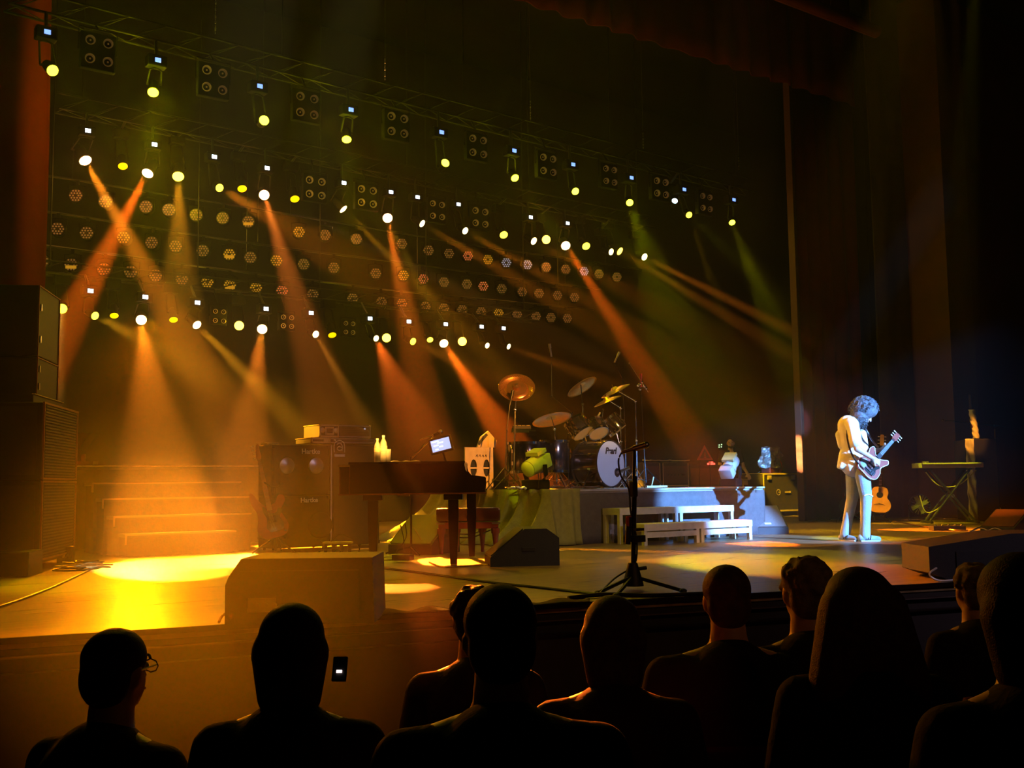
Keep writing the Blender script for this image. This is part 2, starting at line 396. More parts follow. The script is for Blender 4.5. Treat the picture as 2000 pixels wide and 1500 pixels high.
# proscenium return and side wall
xw = 20.3
b = MB(); b.box((xw+.45, 13.0, 5.6), (.9, 0.9, 11.2)); struct('wall_proscenium', b, 'redwall2')
b = MB(); b.box((xw+.9+3, 12.75, 5.6), (6, .2, 11.2)); struct('wall_right', b, 'redwall')
# board added along the curtain edge to catch a strip of light
e0 = XY(1556, 13.85)
b = MB(); b.box((e0+.06, 13.84, 4.45), (.085, .16, 8.88), bev=.01); struct('trim_4', b, mat('added_edge_board', (.06, .018, .012), .6))
# overhead pipe
p0 = PY(1478, -16, 12.5); p1 = PY(1712, 74, 12.5)
b = MB(); b.cyl(p0+Vector((-3, 0, .12)), Vector((p1.x, 12.5, p0.z+.12)), .13, n=16); b.box(((p0.x+p1.x)/2, 12.5, p0.z-.005), (p1.x-p0.x, .03, .012))
for t in (.2, .6, .95):
    x = p0.x+(p1.x-p0.x)*t; b.cyl((x, 12.5, p0.z+.12), (x, 12.5, 11.3), .012)
solo('ceiling_pipe', b, 'redwall', 'thick dull red pipe hanging under the ceiling at top right', 'pipe', smooth=True)

# ---- drum riser
RX0, RX1, RY0, RY1, RZ = 8.53, 12.62, 11.0, 13.8, .715
t = thing('drum_riser', 'low black-skirted platform carrying the drum kit', 'platform', (RX0, RY0, 0))
w_, d_ = RX1-RX0, RY1-RY0
b = MB(); b.box((w_/2, d_/2, RZ-.03), (w_, d_, .06)); part('deck', b, 'risertop', t)
b = MB(); b.box((w_/2, -.012, RZ-.012), (w_+.02, .03, .022)); part('edge_trim', b, 'alu', t, label='pale metal strip along the deck edge')
def sk(i, j):
    return Vector((w_*i, -.02-.012*math.sin(i*60)*(1-j)-.006*math.sin(i*23+j*5), (RZ-.05)*j))
b = MB(); b.grid(sk, 90, 5); part('skirt', b, 'riserskirt', t, True, solid=.008)
b = MB(); b.box((w_/2, d_/2, (RZ-.06)/2), (w_-.08, d_-.08, RZ-.06)); part('frame', b, 'black', t)
b = MB(); b.box((w_+.0, d_/2, RZ/2), (.02, d_, RZ-.08)); part('side_skirt', b, 'riserskirt', t)
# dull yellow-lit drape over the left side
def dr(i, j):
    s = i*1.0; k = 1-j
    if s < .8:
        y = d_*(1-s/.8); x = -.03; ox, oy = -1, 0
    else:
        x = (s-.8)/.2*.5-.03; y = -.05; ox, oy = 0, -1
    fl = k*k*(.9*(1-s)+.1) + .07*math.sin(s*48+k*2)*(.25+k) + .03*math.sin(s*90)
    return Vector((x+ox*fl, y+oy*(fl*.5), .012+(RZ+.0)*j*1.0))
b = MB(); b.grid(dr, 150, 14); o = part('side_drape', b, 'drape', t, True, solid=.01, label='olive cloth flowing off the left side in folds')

# upstage platform with stairs (stage left)
PXa, PXb = PY(150, 908, 15.0).x, PY(560, 908, 15.0).x+1.0
zt = PY(400, 909, 15.0).z
t = thing('upstage_platform', 'long dark platform along the back behind the bass guitar', 'platform', (PXa, 15.0, 0))
L = PXb-PXa
b = MB(); b.box((L/2, .9, zt-.03), (L, 1.8, .06)); part('deck', b, 'casewood', t)
b = MB(); b.box((L/2, -.01, zt-.01), (L, .02, .02)); part('edge_trim', b, 'brassedge', t)
b = MB(); b.grid(lambda i, j: Vector((L*i, .02+.015*math.sin(i*70), (zt-.06)*j)), 80, 1); part('skirt', b, 'darkcloth', t, True, solid=.01)
# stairs: noses at measured pixels
noses = [((181, 943), (341, 942)), ((201, 974), (362, 971)), ((223, 1009), (356, 1006)), ((246, 1044), (320, 1040))]
t = None; 
for i, ((ua, va), (ub, vb)) in enumerate(noses):
    Y = 13.9-.32*i; A = PY(ua, va, Y); B = PY(ub, vb, Y)
    if t is None:
        t = thing('platform_stairs', 'dark four-step stairs rising to the upstage platform', 'stairs', (A.x, 13.9, 0)); Mi = inv(t)
    c = Mi @ Vector(((A.x+B.x+.9)/2, Y+.2, A.z-.02))
    Lx = B.x-A.x+.9
    b = MB(); b.box(c, (Lx, .4, .04)); part('tread', b, 'black', t)
    b = MB(); b.box(c+Vector((0, -.205, .012)), (Lx, .012, .02)); b.box(c+Vector((-Lx/2, -.205, -.04)), (.02, .012, .12)); part('nosing', b, 'stairnose', t)
    b = MB(); b.box(c+Vector((0, .0, -c.z/2-.01)), (Lx-.04, .38, max(.05, c.z-.02))); part('riser_board', b, 'darkcloth', t)

# ------------------------------------------------------------------ overhead lighting
Y1, Y2 = 14.3, 18.3
TR = {}
def tz(n, x):
    a, c = TR[n]; return a.z+(c.z-a.z)*(x-a.x)/(c.x-a.x)
def truss(name, pts, Y, label, dz=.28, h=.3, bays=True, x_ext=.5, r=.02):
    P = [PY(u, v, Y) for u, v in pts]; a, c = P[0], P[-1]
    a = Vector((a.x-x_ext, Y, a.z+dz)); c = Vector((c.x+x_ext, Y, c.z+dz)); TR[name] = (a.copy(), c.copy())
    t = thing(name, label, 'truss', ((a+c)/2)); Mi = inv(t); a = Mi@a; c = Mi@c
    L = (c-a).length; n = max(3, int(L/.5)); ch = MB(); br = MB()
    offs = [Vector((0, -.14, 0)), Vector((0, .14, 0)), Vector((0, 0, h))]
    for o in offs: ch.cyl(a+o, c+o, r, n=6)
    part('chord', ch, 'truss', t, kind='stuff')
    for i in range(n):
        q0 = a.lerp(c, i/n); q1 = a.lerp(c, (i+1)/n)
        br.cyl(q0+offs[0], q1+offs[2], .008, n=4); br.cyl(q0+offs[1], q1+offs[2], .008, n=4); br.cyl(q0+offs[0], q1+offs[1], .008, n=4)
    part('lattice', br, 'truss', t, kind='stuff')
    b = MB()
    for f in (.03, .27, .5, .73, .97):
        q = a.lerp(c, f); b.cyl(q+offs[2], Vector((q.x, 0, 11.28-t.location.z)), .012, n=5)
    part('hoist_chain', b, 'truss', t, kind='stuff')
    return t
T1D = [(93, 62), (309, 117), (508, 168), (686, 214), (863, 258), (1005, 294), (1120, 321), (1234, 347), (1337, 370), (1434, 390)]
T1L = [(103, 138), (299, 181), (516, 235), (677, 273), (870, 318), (1006, 348), (1124, 374), (1230, 396), (1346, 420), (1430, 435)]
T2D = [(172, 255), (302, 282), (419, 306), (522, 328), (672, 357), (764, 375), (816, 385), (896, 399), (1037, 424), (1109, 436)]
T3D = [(177, 568), (284, 580), (386, 591), (520, 603), (608, 611), (723, 622), (799, 628), (871, 633), (941, 638), (984, 641)]
truss('front_truss', [T1D[0], T1D[-1]], Y1, 'long lattice truss nearest the audience carrying the highest yellow spotlights', dz=.2)
truss('middle_truss', [T2D[0], (1240, 462)], Y2, 'lattice truss carrying the bright orange spotlights above the round lamps', dz=.25)
truss('rear_truss', [(120, 561), (1010, 643)], Y2+.25, 'lowest lattice truss below the rows of round lamps', dz=.2, h=.22)

def head_dir(p, aim): return (Vector(aim)-p).normalized()
def mover(name, p, disp, aim, r, lens, label, group, base_mat='disp_blue', dsz=.045, tn='front_truss'):
    """moving head: base box with display on the truss, yoke arms, barrel, lens. p = lens centre."""
    d = head_dir(p, aim)
    back = p - d*(r*3.2)
    top = disp if disp is not None else back+Vector((0, 0, r*4+.12))
    t = thing(name, label, 'spotlight', (top.x, top.y+.05, top.z+.1), group=group); Mi = inv(t)
    f = lambda q: Mi @ Vector(q)
    b = MB(); b.box(f((top.x, top.y+.09, top.z)), (.26, .16, .16), bev=.02); part('base', b, 'parshell', t)
    zt_ = tz(tn, top.x); b = MB(); yt = TR[tn][0].y
    b.box(f((top.x, top.y+.09, top.z+.09)), (.2, .03, .03))
    b.cyl(f((top.x, top.y+.09, top.z+.07)), f((top.x, yt-.14, zt_+.01)), .022, n=6); part('clamp', b, 'darkmetal', t)
    if disp is not None:
        b = MB(); b.box(f((top.x, top.y+.003, top.z)), (dsz*1.7, .012, dsz*1.25)); bb = part('display', b, base_mat, t)
    b = MB(); piv = back + d*r*.6
    yk = Vector((top.x, top.y+.09, top.z-.08)); s = Vector((r*1.35, 0, 0))
    b.tube([f(yk), f(yk+s*.8+Vector((0, 0, -.03))), f(piv+s)], .014, 6); b.tube([f(yk), f(yk-s*.8+Vector((0, 0, -.03))), f(piv-s)], .014, 6)
    b.cyl(f(piv-s*1.05), f(piv+s*1.05), .02, n=8)
    part('yoke', b, 'parshell', t)
    b = MB(); b.cyl(f(p-d*.012), f(back), r*1.12, r*.9, n=20); b.cyl(f(back), f(back-d*r*.7), r*.9, r*.5, n=20); part('head', b, 'parshell', t, True)
    b = MB(); q = Vector(d).to_track_quat('Z', 'Y').to_matrix().to_4x4()
    b.lathe([(0, r*.16), (r*.5, r*.13), (r*.85, r*.05), (r, -.004), (0, -.004)], 20, f(p), q); part('lens', b, lens, t, True)
    return t
OR = (1, .13, .005); OR2 = (1, .24, .01); YL = (1, .72, .0); AM = (1, .36, .01); LM = (.92, .9, .0); CR = (1, .5, .12)
def toward_cam(p, du=0, dz=0): return Vector((EYE.x+du, 0, .3+dz))
def beam(p, tgt, col, wt, deg, blend=.3, rad=.05):
    d = (Vector(tgt)-p).normalized(); return spot('beam', p+d*.04, tgt, col, wt, deg, blend, rad)

# front truss movers (yellow); (beam end px, end Y, watts, deg, glow watts, rays)
T1B = [((168, 205), 13.9, 260, 8, 3, []), ((290, 300), 14.1, 700, 16, 34, [((425, 70), 14.2, 800, 4.5), ((200, 262), 14.2, 800, 4.5)]),
       ((545, 205), 14.0, 120, 8, 7, []), ((680, 420), 14.1, 420, 13, 26, [((760, 195), 14.2, 600, 4.5), ((620, 330), 14.2, 450, 5)]),
       ((915, 270), 14.0, 120, 7, 7, []), ((1080, 445), 13.7, 700, 10, 16, [((1060, 290), 14.2, 160, 4.5), ((960, 385), 14.2, 160, 5)]),
       ((1172, 428), 13.9, 620, 7, 5, []), ((1255, 470), 13.7, 1500, 11, 8, [((1250, 350), 14.2, 120, 7)]),
       ((1400, 470), 13.8, 420, 6, 1.5, []), ((1480, 560), 13.6, 1700, 9.5, 4, [])]
for i, (D, Lp) in enumerate(zip(T1D, T1L)):
    p = PY(*Lp, Y1-.1); dp = PY(*D, Y1-.25)
    be, by, wt, dg_, gl, rays = T1B[i]; tg = PY(*be, by-.7); wt *= 2.8
    front = i in (1, 3, 4, 5, 7)
    aim = tg
    ext = {0: 'leftmost', 9: 'rightmost'}.get(i, ORD(i)+' from the left')
    mover('moving_head_light', p, dp, aim, .065*(1.1-.02*i), 'lens_lime' if i not in (0, 8) else 'lens_yellow',
          'yellow moving-head spotlight with small blue display on the highest front truss, '+ext, 'yellow spotlights on the front truss')
    beam(p, tg, LM, wt, dg_, .5)
    for (re_, ry, rw, rd) in rays: beam(p, PY(*re_, ry), LM, rw*1.6, rd, .6)
    if gl: point('halo_point', p+Vector((-.06, -.12, -.05)), LM, gl*(2.6 if i in (1, 3, 5) else 1.3), .04)  # point added before the lens to give it a halo
# lone white lamp
p = PY(1318, 392, Y1-.1); mover('moving_head_light', p, None, p+Vector((-.6, -1, .3)), .055, 'lens_white', 'small cold white lamp between yellow spotlights on the highest front truss', 'yellow spotlights on the front truss')

# four-lamp blinders
def blinder(c, dx, dz, label, group, Y, tn):
    """c=(u,v) centre, dx,dz px spacing"""
    P = PY(c[0], c[1], Y); A = PY(c[0]-dx/2, c[1], Y); B = PY(c[0]+dx/2, c[1], Y); T = PY(c[0], c[1]-dz/2, Y); Bo = PY(c[0], c[1]+dz/2, Y)
    sx = (B.x-A.x); sz = (T.z-Bo.z); sx = min(max(sx, sz*.8), sz*1.3)
    t = thing('blinder_light', label, 'stage light', P, group=group)
    b = MB(); b.box((0, .1, 0), (sx*2.0, .1, sz*2.0), bev=.02); part('housing', b, 'parshell', t)
    b = MB(); b.tube([(-sx*1.08, .1, 0), (-sx*1.08, .1, sz*1.25), (sx*1.08, .1, sz*1.25), (sx*1.08, .1, 0)], .012, 5)
    zz = max(tz(tn, P.x)-P.z+.01, -.3); yy = TR[tn][0].y-P.y-.12; b.tube([(0, .1, sz*1.25), (0, yy, zz)], .014, 5); part('yoke', b, 'parshell', t)
    for ix in (-.5, .5):
        for iz in (-.5, .5):
            b = MB(); r = min(sx, sz)*.27
            q = Vector((-.25, -1, -.2)).to_track_quat('Z', 'Y').to_matrix().to_4x4()
            b.lathe([(r, .0), (r*1.05, .01), (r*.9, .012), (r*.65, -.03), (r*.2, -.05), (r*.2, -.01), (0, .0)], 16, (ix*sx, .03, iz*sz), q)
            part('lamp', b, 'parmirror', t, True)
    return t
M['parmirror'] = mat('parmirror', (.6, .45, .3), .35, .9, emit=(1, .45, .15), es=.03)  # slight emission imitates glints on the unlit reflectors
BL1 = [((195, 98), 35, 36), ((421, 155), 31, 33), ((602, 205), 27, 31), ((779, 243), 25, 29), ((936, 285), 21, 27), ((1073, 321), 19, 26), ((1194, 342), 16, 24), ((1294, 366), 17, 24), ((1382, 395), 14, 23)]
for i, (c, dx, dz) in enumerate(BL1): blinder(c, dx, dz, 'unlit four-lamp blinder hung below the highest front truss, %s from the left' % ORD(i), 'four-lamp blinders on the front truss', Y1-.36, 'front_truss')
BL2 = [((618, 366), 24, 27), ((719, 383), 23, 26), ((856, 410), 18, 24), ((940, 424), 19, 24)]
for i, (c, dx, dz) in enumerate(BL2): blinder(c, dx, dz, 'four-lamp blinder on the middle truss among orange spotlights, %s from the left' % ORD(i), 'four-lamp blinders on the middle truss', Y2-.36, 'middle_truss')
BL3 = [((430, 617), 16, 18), ((563, 628), 16, 17), ((684, 640), 14, 17)]
for i, (c, dx, dz) in enumerate(BL3): blinder(c, dx, dz, 'small four-lamp blinder on the lowest truss, %s from the left' % ORD(i), 'four-lamp blinders on the rear truss', Y2-.2, 'rear_truss')

# middle / rear truss movers : (u,v, r_px, lens, kind)
T2L = [(167, 314, 12, 'lens_orange'), (240, 325, 9, 'lens_gold'), (288, 339, 11, 'lens_orange'), (348, 345, 11, 'lens_amber'), (429, 367, 8, 'lens_yellow'),
       (473, 369, 9, 'lens_gold'), (516, 381, 10, 'lens_orange'), (576, 389, 9, 'lens_gold'), (671, 409, 9, 'lens_cream'), (757, 426, 9.5, 'lens_orange'),
       (825, 437, 7.5, 'lens_cream'), (909, 451, 7, 'lens_cream'), (984, 459, 8, 'lens_yellow'), (1043, 471, 7.5, 'lens_cream'), (1067, 468, 8.5, 'lens_amber'), (1105, 480, 9, 'lens_orange'),
       (1145, 481, 8, 'lens_yellow'), (1194, 492, 6.5, 'lens_cream'), (1211, 491, 8, 'lens_amber'), (1259, 502, 7, 'lens_cream')]
T3L = [(121, 603, 9.5, 'lens_yellow'), (186, 617, 8, 'lens_yellow'), (223, 617, 8, 'lens_gold'), (276, 625, 10, 'lens_orange'), (339, 625, 8, 'lens_gold'), (385, 635, 9, 'lens_cream'),
       (467, 636, 9, 'lens_amber'), (512, 643, 9.5, 'lens_orange'), (617, 653, 7, 'lens_cream'), (649, 655, 8, 'lens_gold'), (735, 661, 6, 'lens_cream'), (755, 660, 8.5, 'lens_amber'),
       (807, 667, 7, 'lens_yellow'), (840, 664, 6, 'lens_yellow'), (867, 671, 8.5, 'lens_orange'), (903, 667, 8.5, 'lens_amber'), (952, 675, 5.5, 'lens_cream'), (994, 677, 5.5, 'lens_cream')]
# their beams: start px, end px, end Y, colour, watts, degrees
BM = [((167, 314), (380, 700), 15.6, OR2, 22000, 8.5), ((288, 339), (140, 620), 16.6, OR, 22000, 9), ((516, 381), (640, 750), 14.2, OR, 22000, 9.5),
      ((757, 426), (850, 750), 14.2, OR, 22000, 8.5), ((671, 409), (880, 620), 16.8, AM, 12000, 6), ((825, 437), (1100, 600), 15.5, OR2, 9000, 6),
      ((909, 451), (1110, 565), 15.5, OR2, 8000, 4.5), ((1105, 480), (1290, 800), 13.8, OR, 26000, 6.5), ((1259, 502), (1556, 652), 13.95, OR2, 12000, 3.6),
      ((1211, 491), (1540, 690), 14.5, OR2, 9000, 5), ((429, 367), (520, 420), 16.5, OR2, 3000, 9), ((348, 345), (350, 470), 17, AM, 4000, 12),
      ((276, 625), (312, 900), 15.6, OR2, 20000, 13), ((512, 643), (487, 900), 15.6, OR2, 20000, 13), ((385, 635), (600, 850), 15.5, AM, 8000, 8),
      ((867, 671), (985, 850), 14.8, OR, 16000, 8.5), ((186, 617), (330, 690), 16.4, AM, 2600, 12), ((994, 677), (1220, 760), 15.6, OR2, 2200, 8),
      ((1043, 471), (1180, 545), 16.4, OR2, 2600, 8), ((807, 667), (960, 740), 16, OR2, 1600, 10)]
POOLED = {(276, 625): F(330, 1106), (512, 643): F(450, 1092), (516, 381): F(745, 1138), (757, 426): F(890, 1096), (1105, 480): F(1480, 1061), (121, 603): F(30, 1160)}
BDIR = {a: PY(*c, yb) for a, c, yb, *_ in BM}; BDIR.update(POOLED)
def near_disp(lst, Dp, Y, which, group, tn):
    used = {}
    for k, D in enumerate(Dp):      # each display belongs to the nearest lamp
        j = min((j for j in range(len(lst)) if j not in used), key=lambda j: abs(lst[j][0]-D[0])+.3*abs(lst[j][1]-D[1]-50)); used[j] = k
    adj = {'lens_orange': 'orange', 'lens_gold': 'dim golden', 'lens_amber': 'glowing amber', 'lens_yellow': 'yellow', 'lens_cream': 'pale cream'}
    for j, (u, v, rp_, ln) in enumerate(lst):
        p = PY(u, v, Y-.1); dep = (p-EYE).dot(AX); r = rp_*dep/2100*(1.0)
        dp = PY(*Dp[used[j]], Y-.25) if j in used else None
        tilt = {'lens_orange': (-.45, -1, -.25), 'lens_amber': (-.4, -1, -.3), 'lens_cream': (.15, -1, -.4), 'lens_yellow': (-.3, -1, -.9), 'lens_gold': (-.1, -.75, -1.1)}[ln]
        aim = BDIR.get((u, v), p+Vector(tilt))
        pos = 'leftmost' if j == 0 else 'rightmost' if j == len(lst)-1 else ORD(j)+' lamp from the left'
        mover('moving_head_light', p, dp, aim, r, ln, '%s round spotlight on %s, %s' % (adj[ln], which, pos), group, 'disp_white', .05, tn)
near_disp(T2L, T2D, Y2, 'the middle truss', 'spotlights on the middle truss', 'middle_truss')
near_disp(T3L, T3D, Y2, 'the lowest rear truss', 'spotlights on the rear truss', 'rear_truss')
BEAMS = []
for a, c, yb, col, wt, dg_ in BM:
    if a in POOLED: continue
    p = PY(*a, Y2-.1); beam(p, PY(*c, yb), col, wt*7, dg_, .35, .05)
GL = [((167, 314), (1, .35, .06), 26), ((288, 339), (1, .35, .06), 16), ((348, 345), YL, 26), ((516, 381), (1, .3, .05), 18), ((757, 426), (1, .22, .05), 18), ((671, 409), AM, 10), ((1067, 468), AM, 14), ((1105, 480), (1, .3, .03), 18),
      ((121, 603), YL, 16), ((276, 625), (1, .4, .1), 24), ((512, 643), (1, .4, .08), 22), ((467, 636), YL, 10), ((755, 660), YL, 12), ((867, 671), (1, .3, .03), 14), ((903, 667), AM, 16), ((1211, 491), YL, 5), ((385, 635), AM, 6)]
for a, col, wt in GL: point('halo_point', PY(*a, Y2-.3), col, wt*1.8, .06)  # added points put a halo round these lenses

# rows of LED cans
RA = [(148, 382), (206, 394), (285, 404), (330, 410), (383, 420), (435, 426), (485, 433), (584, 453), (635, 459), (696, 467), (785, 476), (837, 489), (877, 495), (914, 500), (953, 507), (989, 513), (1030, 517), (1067, 522), (1105, 526), (1141, 530), (1170, 535), (1205, 541)]
RB = [(112, 447), (169, 455), (241, 464), (296, 474), (343, 481), (396, 490), (448, 497), (489, 503), (540, 509), (593, 516), (652, 523), (734, 534), (788, 538), (827, 545), (867, 551), (912, 555), (944, 559), (980, 564), (1020, 570), (1053, 573), (1089, 577), (1122, 581)]
RC = [(83, 510), (139, 517), (203, 526), (255, 531), (304, 538), (355, 545), (405, 551), (449, 557), (500, 562), (551, 568), (611, 575), (689, 583), (745, 590), (785, 593), (831, 599), (867, 602), (903, 605), (940, 609), (974, 611), (1010, 614), (1047, 618), (1076, 620), (1108, 622)]
M['led_glint'] = emis('led_glint', (1, .42, .12), .13, .12); M['led_gold'] = emis('led_gold', (1, .45, .02), .4, .12); M['led_red'] = emis('led_red', (1, .2, .07), .5, .12); M['led_cool'] = emis('led_cool', (.75, .72, .95), .4, .12)  # faint emission stands in for stage light glinting off the LEDs
M['led_face'] = mat('led_face', (.03, .018, .01), .4, .2)
def led_meshes():
    r = .125
    b = MB(); b.cyl((0, 0, 0), (0, .16, 0), r, r*.95, 20); b.cyl((0, .16, 0), (0, .26, 0), r*.95, r*.5, 20); can = b.mesh('can', True)
    b = MB(); b.cyl((0, -.004, 0), (0, .002, 0), r*.9, n=20); face = b.mesh('face')
    b = MB()
    for q in range(-2, 3):
        for s in range(-2, 3):
            if abs(q+s) > 2: continue
            x = (q+s/2)*r*.37; z = s*r*.32
            if q == 0 and s == 0: continue
            b.cyl((x, -.012, z), (x, -.003, z), r*.11, r*.13, 6)
    leds = b.mesh('leds')
    b = MB(); b.tube([(-r*1.1, .1, 0), (-r*1.1, .1, r*1.5), (0, .1, r*1.7), (r*1.1, .1, r*1.5), (r*1.1, .1, 0)], .01, 5); b.box((0, .1, r*1.95), (.05, .05, .08)); yk = b.mesh('yoke')
    b = MB(); b.box((0, -.016, -.35*r), (r*1.4, .006, r*.42)); bar = b.mesh('bar')
    return can, face, leds, yk, bar
CAN, FACE, LEDS, YK, BAR = led_meshes()
CAN.materials.append(M['parshell']); FACE.materials.append(M['led_face']); YK.materials.append(M['parshell'])
LM_ = {}
for k in ('led_glint', 'led_gold', 'led_red', 'led_cool'):
    mm = LEDS.copy(); mm.materials.append(M[k]); LM_[k] = mm
BAR.materials.append(M['led_gold'])
rnd = random.Random(3)
def row(pts, Y, nm, special):
    for i, (u, v) in enumerate(pts):
        p = PY(u, v, Y); dep = (p-EYE).dot(AX); sc_ = 1.0
        kind = special.get(u, 'led_glint'); what = {'led_glint': 'dim round honeycomb LED lamp', 'led_gold': 'golden-glowing round LED lamp', 'led_red': 'orange-red glowing round LED lamp', 'led_cool': 'cool-glinting round LED lamp'}[kind]
        t = thing('led_par_light', '%s in the %s, %s from the left' % (what, nm, ORD(i)), 'stage light', p, rz=-.45+rnd.uniform(-.12, .12), group='round LED lamps in the '+nm)
        part('can', CAN, None, t); part('face', FACE, None, t); part('led_cluster', LM_[kind], None, t); part('yoke', YK, None, t)
        if u in (485, 139, 449, 448): part('lit_bar', BAR, None, t)
    a = PY(*pts[0], Y+.1); c = PY(*pts[-1], Y+.1)
    for k, off in enumerate((.27,)):
        b = MB(); aa = Vector((a.x-1.2, Y+.1, a.z+off)); cc = Vector((c.x+.8, Y+.1, c.z+off)); t = thing('lighting_batten', 'thin black pipe holding the %s' % nm, 'pipe', (aa+cc)/2); Mi = inv(t)
        b.tube([Mi@(aa)]+[Mi@(PY(*q, Y+.1)+Vector((0, 0, off))) for q in pts[::3]+[pts[-1]]]+[Mi@cc], .022, 6); part('pipe', b, 'darkmetal', t)
        b = MB()
        for f in (.08, .36, .64, .92):
            q = aa.lerp(cc, f); b.cyl(Mi@q, Mi@Vector((q.x, q.y, 6.7)), .006, n=4)
        part('suspension_wire', b, 'darkmetal', t)
row(RA, Y2+.5, 'upper lamp row', {584: 'led_gold', 953: 'led_gold', 914: 'led_red', 989: 'led_cool', 1030: 'led_cool', 1141: 'led_cool', 206: 'led_gold'})
row(RB, Y2+.5, 'middle lamp row', {827: 'led_red', 788: 'led_gold', 540: 'led_gold', 944: 'led_red', 448: 'led_gold', 241: 'led_gold'})
row(RC, Y2+.5, 'lower lamp row', {500: 'led_gold', 405: 'led_gold', 551: 'led_red', 974: 'led_gold', 449: 'led_gold'})
# crew of loose hoist chains above the front truss
for i, (u, va, vb) in enumerate([(421, -5, 66), (752, 112, 156), (1036, 195, 238), (1256, 257, 290), (1443, 305, 332)]):
    a = PY(u, va, Y1+.6); c = PY(u, vb, Y1+.6); b = MB()
    n = int((a.z-c.z)/.05)
    for k in range(n):
        z = c.z+(a.z-c.z)*k/n-(a.z+c.z)/2; b.cyl((0, 0, z), (0, 0, z+.035), .011 if k % 2 else .006, n=5)
    b.cyl((0, 0, a.z-(a.z+c.z)/2), (0, 0, 11.2-(a.z+c.z)/2), .004, n=4)
    o = solo('hoist_chain', b, 'steel', 'thin grey chain hanging in the dark above the front truss, %s from the left' % ORD(i), 'chain', 'chains above the front truss'); o.location = ((a.x+c.x)/2, Y1+.6, (a.z+c.z)/2)

# ------------------------------------------------------------------ loudspeaker stack, stage left
def stack_dir():
    v = ray(640, 930); return math.atan2(v.x, v.y)   # heading of the long side
HD = stack_dir()
def stackbox(name, label, pa, ztop_px, zbot, wid, dep, mt, slats, group=None, ribs='side'):
    """near right corner at world pa; long side runs away from camera"""
    t = thing(name, label, 'speaker', (pa.x, pa.y, zbot), rz=-HD, group=group); h = ztop_px-zbot
    b = MB(); b.box((-wid/2, dep/2, h/2), (wid, dep, h-.01), bev=.015); part('cabinet', b, 'tolex', t)
    n = int(h/.032)
    for k in range(slats and n):
        b = MB(); b.box((.008, dep/2, .04+(h-.08)*k/(n-1)), (.012, dep-.14, .014)); part('grille_slat', b, 'speaker', t)
    b = MB(); b.box((.005, .03, h/2), (.02, .02, h-.02)); b.box((.005, dep-.03, h/2), (.02, .02, h-.02)); b.box((.005, dep/2, h-.012), (.02, dep-.02, .02)); b.box((.005, dep/2, .012), (.02, dep-.02, .02)); part('side_frame', b, mat('stack_edge', (.3, .12, .05), .35), t)
    b = MB(); b.box((-wid/2, -.004, h/2), (wid-.1, .01, h-.1)); part('front_grille', b, 'grille', t)
    return t
pa = F(75, 1106, 0.05); dep_ = (pa-EYE).dot(AX)
def Zat(v, dep, u=75): return PD(u, v, dep).z
zA, zB = Zat(938, dep_), Zat(784, dep_)
stackbox('subwoofer', 'large black subwoofer on the floor at far left, bottom of the stack', pa, zA, .1, 1.3, 1.5, 'tolex', True, 'far left loudspeaker stack')
stackbox('subwoofer', 'large black subwoofer stacked on the bottom one at far left', pa, zB, zA+.005, 1.3, 1.5, 'tolex', True, 'far left loudspeaker stack')
# castor dolly
t = thing('wheeled_dolly', 'low castor dolly under the far left subwoofers', 'dolly', (pa.x, pa.y, 0), rz=-HD)
b = MB(); b.box((-.65, .75, .085), (1.26, 1.4, .03)); part('board', b, 'darkwood', t)
for x in (-.1, -1.15):
    for y in (.12, 1.35):
        b = MB(); b.cyl((x-.02, y, .035), (x+.02, y, .035), .035, n=12); b.box((x, y, .06), (.06, .05, .03)); part('castor', b, 'rubber', t)
# amplifier slab on the subs and two upper cabinets
p2 = PD(83, 780, dep_+.15)
t = thing('amplifier_slab', 'thin black amplifier with bright rim lying on the far left subwoofers', 'amplifier', (pa.x+.0, pa.y+.2, zB+.002), rz=-HD)
b = MB(); b.box((-.55, .6, .045), (1.0, 1.2, .085), bev=.008); part('case', b, 'black', t)
b = MB(); b.box((-.05, .6, .089), (.03, 1.2, .006)); part('rim', b, 'brassedge', t)
zC = zB+.092
pb = PD(70, 762, dep_+.35); pb.z = 0
z1_, z2_ = Zat(696, dep_+.35, 70), Zat(556, dep_+.35, 66)
for lab, a, c in (('small black loudspeaker cabinet below the tallest one at far left', zC, z1_), ('tall black loudspeaker cabinet topping the far left stack', z1_+.004, z2_)):
    t = thing('speaker_cabinet', lab, 'speaker', (pb.x, pb.y, a), rz=-HD, group='far left loudspeaker stack'); h = c-a
    b = MB(); b.box((-.5, .45, h/2), (1.0, .9, h-.008), bev=.012); part('cabinet', b, 'tolex', t)
    b = MB(); b.box((.002, .02, h/2), (.012, .012, h)); b.box((.002, .88, h/2), (.016, .016, h)); b.box((.002, .45, h-.008), (.012, .86, .012)); part('side_frame', b, 'darkred', t, label='faintly lit edge frame')
    for y, z in ((.1, .25), (.1, .7)):
        b = MB(); b.box((.006, y, h*z), (.014, .03, .07)); part('rigging_plate', b, 'steel', t)
